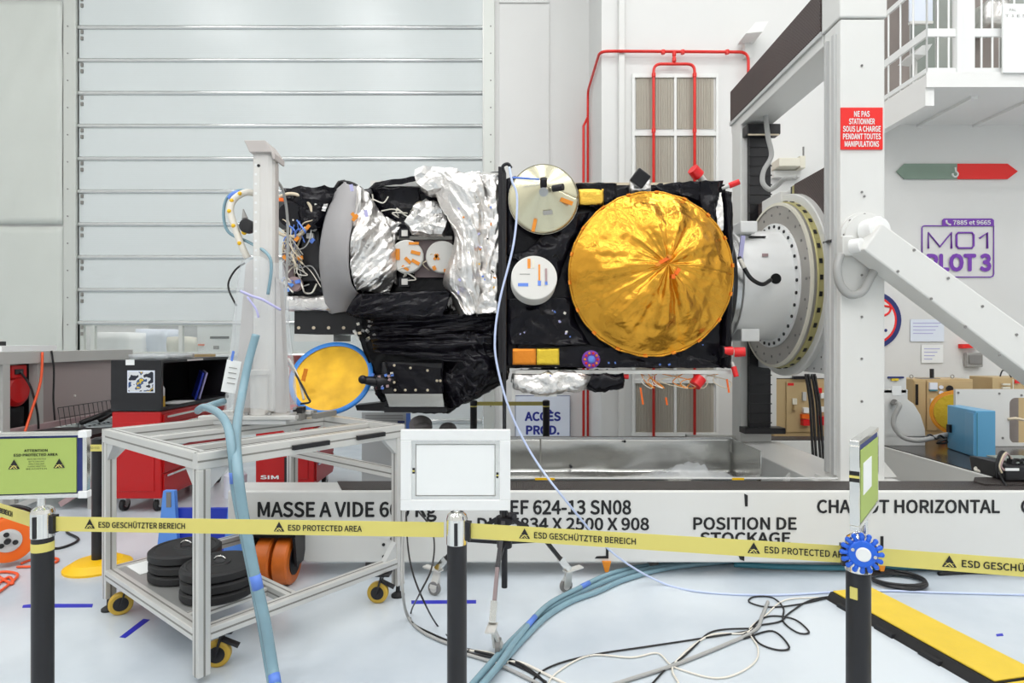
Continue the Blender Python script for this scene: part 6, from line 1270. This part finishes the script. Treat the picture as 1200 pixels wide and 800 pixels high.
# ---- far stanchions
def far_post(px, pyb, label):
    Y = CH * F / (pyb - 400); t = thing('stanchion', label, 'stanchion', ((px - 600) / F * Y, Y, 0), 0, 'black belt barrier stanchions', local=True)
    MB().lathe((0, 0, 0), (0, 0, 1), [(0, .21), (.015, .21), (.05, .15), (.06, .05)], 36).build('base', 'yellow_base', t)
    MB().cyl((0, 0, .05), (0, 0, .905), .04, n=20).build('tube', 'black', t); MB().lathe((0, 0, .86), (0, 0, 1), [(0, .042), (.05, .042), (.06, .02)], 20).build('head', 'black', t); MB().lathe((0, 0, .84), (0, 0, 1), [(0, .0415), (.014, .0415)], 20).build('yellow_sleeve', 'belt', t); return t
f1 = far_post(115, 664, 'black stanchion with a yellow base beside the red tool cabinet'); bx('belt_end', 'belt', f1, -.045, -.05, .83, .06, -.041, .875); text(f1, 'ESD ESD', 'ink', (-.03, -.052, .846), X_, Z_, .015, .075)
f2 = far_post(555, 561, 'far black stanchion standing behind the tripod mast'); f3 = far_post(640, 561, 'far black stanchion standing in front of the access board')
o = MB().box(f2.location.x + .04, f2.location.y - .001, .855, f3.location.x - .04, f2.location.y + .001, .90).build('barrier_belt', 'belt'); tag(o, 'yellow belt stretched between the two far stanchions', 'belt')
# ---- tripod with rolling dolly
td = thing('tripod_dolly', 'black tripod mast on a wheeled dolly in front of the carriage', 'tripod', (-.045, 3.55, 0))
cx, cy = -.045, 3.55
MB().cyl((cx, cy, .14), (cx, cy, .62), .018, n=14).build('lower_mast', 'black', td); MB().cyl((cx, cy, .60), (cx, cy, 2.60), .0115, n=12).build('mast', 'black', td)
for z, r_ in ((.54, .05), (.40, .045)): MB().cyl((cx, cy, z - .02), (cx, cy, z + .02), r_, n=16).build('hub', 'dark_metal', td)
MB().cyl((cx + .03, cy - .03, .575), (cx + .06, cy - .06, .575), .02, n=12).build('clamp_knob', 'black', td)
for (wx, wy) in ((.36, 3.79), (-.475, 3.80), (-.10, 3.06)):
    d = Vector((wx - cx, wy - cy, 0)); R_l = d.length; d.normalize(); k0 = Vector((cx, cy, .54)) + d * .05; knee = Vector((cx, cy, .37)) + d * (R_l * .62); ft = Vector((wx, wy, .155))
    lg = MB().bar(k0, knee, .022, .026).build('leg', 'black', td); MB().bar(knee, knee.lerp(ft, .75), .020, .024).build('leg', 'pink_dark' if wy < 3.3 else 'black', td)
    MB().bar(knee.lerp(ft, .62), ft, .034, .036).build('leg_socket', 'chrome', td); MB().bar(Vector((cx, cy, .40)) + d * .045, knee, .014, .018).build('strut', 'black', td)
    s_ = Vector((-d.y, d.x, 0)); MB().bar(ft - d * .03 + Vector((0, 0, -.01)), ft + d * .10 + Vector((0, 0, .0)), .05, .008).build('lock_pedal', 'alu', td)
    wc = Vector((wx, wy, .042)) + s_ * .03; w_ = MB().cyl(wc - s_ * .012, wc + s_ * .012, .042, n=22).build('caster_wheel', 'mid_grey', td); MB().cyl(wc - s_ * .014, wc + s_ * .014, .025, n=16).build('wheel_hub', 'pad_white', w_)
    m = MB(); m.bar(ft + Vector((0, 0, -.02)), wc + s_ * .018, .012, .05, up=d); m.bar(ft + Vector((0, 0, -.02)), wc - s_ * .018, .012, .05, up=d); m.build('caster_fork', 'alu', td)
MB().tube(spl([(cx, cy, 2.60), (cx - .01, cy, 2.64), (cx + .02, cy, 2.655), (cx + .04, cy, 2.63)], 4), .010, 8).build('hook', 'dark_metal', td)

# ================================================================ FLOOR: hoses, cables, ramp, tape
o = MB().tube(spl([Vector((cx + .03, cy - .02, 2.63)), P(600, 212, 3.5), P(606, 232, 3.5), P(602, 285, 3.48), P(586, 350, 3.46), P(580, 395, 3.45), P(583, 430, 3.45), P(598, 482, 3.45), P(625, 535, 3.45), P(662, 585, 3.4), P(715, 645, 3.75), FL(770, 680, .03), FL(820, 693, .008), FL(900, 697, .008), FL(985, 693, .008), FL(1040, 692, .008), FL(1100, 694, .008), FL(1210, 697, .008)], 8), .0065, 8).build('signal_cable', 'cable_lightblue'); tag(o, 'long light blue cable hanging from the mast and trailing over the floor', 'cable')
for k, pts in enumerate(([(550, 806), (577, 775), (602, 748), (632, 720), (662, 702), (694, 687), (734, 672), (775, 664), (820, 659), (880, 652)], [(561, 806), (585, 780), (608, 754), (638, 724), (668, 705), (700, 693), (732, 679), (780, 666), (840, 659), (890, 654)], [(556, 812), (582, 782), (606, 748), (640, 710), (676, 690), (715, 672), (760, 662), (830, 655)])):
    hose('floor_hose', [FL(x, y, .018 if k < 2 else (.045 if y > 664 else .018)) for x, y in pts], .0165 if k < 2 else .015, 'hose_blue', ('pale blue floor hose bundled along the carriage, straight one', 'pale blue floor hose bundled along the carriage, bulging outward', 'pale blue floor hose lying on top of the taped bundle')[k], bands=(.35, .6) if k == 2 else ())
o = MB().tube(spl([FL(860, 661, .03), FL(920, 664, .03), FL(990, 665, .03), FL(1080, 664, .03), FL(1150, 663, .03)], 8), .02, 8).build('teal_hose', 'teal'); tag(o, 'dark teal hose lying along the floor under the carriage', 'hose')
# coil
cc = FL(1052, 682, .0); m = MB(); pts = [Vector((cc.x + (.165 + .02 * math.sin(k * .21)) * math.cos(k * .22), cc.y - .03 + (.125 + .015 * math.sin(k * .17)) * math.sin(k * .22), .012 + .0002 * k)) for k in range(150)]
o = m.tube(pts, .009, 6).build('cable_coil', 'wire_black'); tag(o, 'coil of black cable lying on the floor in front of the carriage', 'cable coil')
o = MB().tube(spl([FL(1100, 672, .012), FL(1150, 670, .012), FL(1210, 674, .012)], 8), .014, 6).build('floor_cable', 'wire_black'); tag(o, 'short black cable on the floor under the carriage rail', 'cable')
# cable ramp
rp0 = Vector((2.125, 3.745, 0)); rd = Vector((.21, -.978, 0)).normalized(); ra_ = math.atan2(rd.y, rd.x)
for k in range(2):
    o_ = rp0 + rd * (1.03 * k); t = thing('cable_ramp', ('yellow lidded black cable ramp at the end where loose cables enter', 'yellow lidded black cable ramp continuing from the first one')[k], 'cable ramp', o_, ra_, local=True)
    m = MB(); m.prism([(-.18, 0), (.18, 0), (.148, .045), (-.148, .045)], 'x', .0, 1.02); m.build('base', 'rubber', t)
    bx('lid', 'yellow_lid', t, .008, -.138, .0455, 1.012, .138, .055, bevel=.004)
    for q in (.10, .38, .66):
        for sgn in (-1, 1): bx('edge_tab', 'rubber', t, q, sgn * .178 - .012, 0, q + .12, sgn * .178 + .012, .022)
    bx('end_lug', 'rubber', t, -.03, -.05, 0, 0, .05, .03); 
    for x in (.03, .99): MB().cyl((x, .09, .055), (x, .09, .057), .012, n=10).build('lid_screw', 'orange_tape', t)
# loose cables on the floor
def fc(name, mat, label, pts, r_=.0055, z=.007, sm=8, cat='cable'):
    o = MB().tube(spl([FL(x, y, z) for x, y in pts], sm), r_, 6).build(name, mat); return tag(o, label, cat)
fc('floor_cable', 'wire_black', 'black floor cable looping twice beside the cable ramp', [(985, 697), (950, 703), (925, 718), (914, 728), (885, 734), (870, 748), (905, 739), (925, 758), (910, 761), (888, 752), (882, 735), (900, 722), (930, 725), (948, 740), (935, 741), (918, 728), (918, 712), (905, 700), (884, 699), (878, 705), (900, 711), (935, 708), (975, 699)], .005)
fc('floor_cable', 'wire_black', 'black floor cable curving toward the middle stanchion', [(885, 736), (850, 737), (830, 742), (815, 756), (800, 770), (782, 782), (765, 800), (750, 815)], .0045)
fc('floor_cable', 'wire_black', 'long straight black floor cable beside the grey one', [(885, 738), (820, 748), (760, 757), (700, 766), (655, 777), (630, 790), (622, 805)], .0045)
fc('floor_cable', 'wire_grey', 'thick light grey floor cable', [(900, 705), (893, 722), (885, 738), (850, 755), (790, 779), (740, 795), (700, 808)], .010, .011)
fc('floor_cable', 'wire_white', 'white floor cable forming a wide loop on the floor', [(960, 700), (920, 703), (896, 722), (878, 738), (888, 758), (885, 775), (862, 790), (835, 794), (800, 785), (785, 778), (770, 765), (740, 770), (690, 768), (650, 790), (640, 810)], .0045)
fc('floor_cable', 'wire_white', 'white floor cable beside the grey one, running straight', [(882, 736), (870, 742), (830, 745), (790, 778), (795, 800), (800, 815)], .0055)
fc('floor_cable', 'wire_black', 'black floor cable bundled below the middle stanchion, outer one', [(545, 760), (580, 768), (604, 775), (628, 790), (645, 806)], .007)
fc('floor_cable', 'wire_black', 'black floor cable bundled below the middle stanchion, inner one', [(548, 765), (585, 772), (615, 784), (640, 799)], .006)
fc('floor_cable', 'wire_white', 'white floor cable twisted with the black bundle at the stanchion', [(550, 762), (575, 765), (590, 775), (610, 776), (640, 790), (680, 810)], .007)
fc('floor_cable', 'wire_grey', 'grey floor cable bundled below the middle stanchion', [(545, 766), (575, 775), (605, 788), (640, 806)], .009, .010)
# cables dropping from the trolley corner
def drop(label, mat, pts, r_): o = MB().tube(spl(pts, 8), r_, 6).build('drop_cable', mat); tag(o, label, 'cable')
drop('grey cable dropping down the trolley leg and along the floor', 'wire_grey', [P(479, 560, 3.6), P(474, 600, 3.5), P(471, 650, 3.4), P(472, 695, 3.3), FL(478, 722, .02), FL(492, 738, .01), FL(515, 750, .01), FL(548, 762, .01)], .009)
drop('thin black cable hanging from the framed sign and looping on the floor', 'wire_black', [P(491, 600, 3.4), P(505, 618, 3.3), P(509, 640, 3.2), P(505, 668, 3.1), P(492, 695, 3.0), FL(482, 716, .02), FL(484, 730, .008), FL(510, 744, .008), FL(545, 758, .008)], .005)
drop('thin black cable crossing the other one near the trolley foot', 'wire_black', [P(476, 600, 3.5), P(478, 640, 3.4), P(484, 672, 3.2), P(497, 705, 3.05), FL(512, 732, .008), FL(530, 750, .008), FL(548, 764, .008)], .005)
# blue floor tape
for k, (pts, lb) in enumerate(((((27, 709), (38, 707.5), (109, 707.5), (108, 711.5), (26, 712)), 'blue tape strip on the floor behind the lime sign post'), (((140, 746.5), (168, 725), (176, 726), (147, 747.5)), 'slanting blue tape strip beside the trolley'), (((482, 703.5), (558, 703), (558, 707), (482, 707.5)), 'blue tape strip on the floor behind the middle stanchion'), (((1167, 743), (1175, 742), (1176, 745), (1168, 745.5)), 'small blue tape scrap beyond the cable ramp'), (((297, 722), (308, 713), (311, 715), (300, 725)), 'blue tape piece on the floor under the trolley shelf'))):
    o = MB().prism([tuple(FL(x, y))[:2] for x, y in pts], 'z', .0003, .0015).build('floor_tape', 'blue_tape'); tag(o, lb, 'tape')
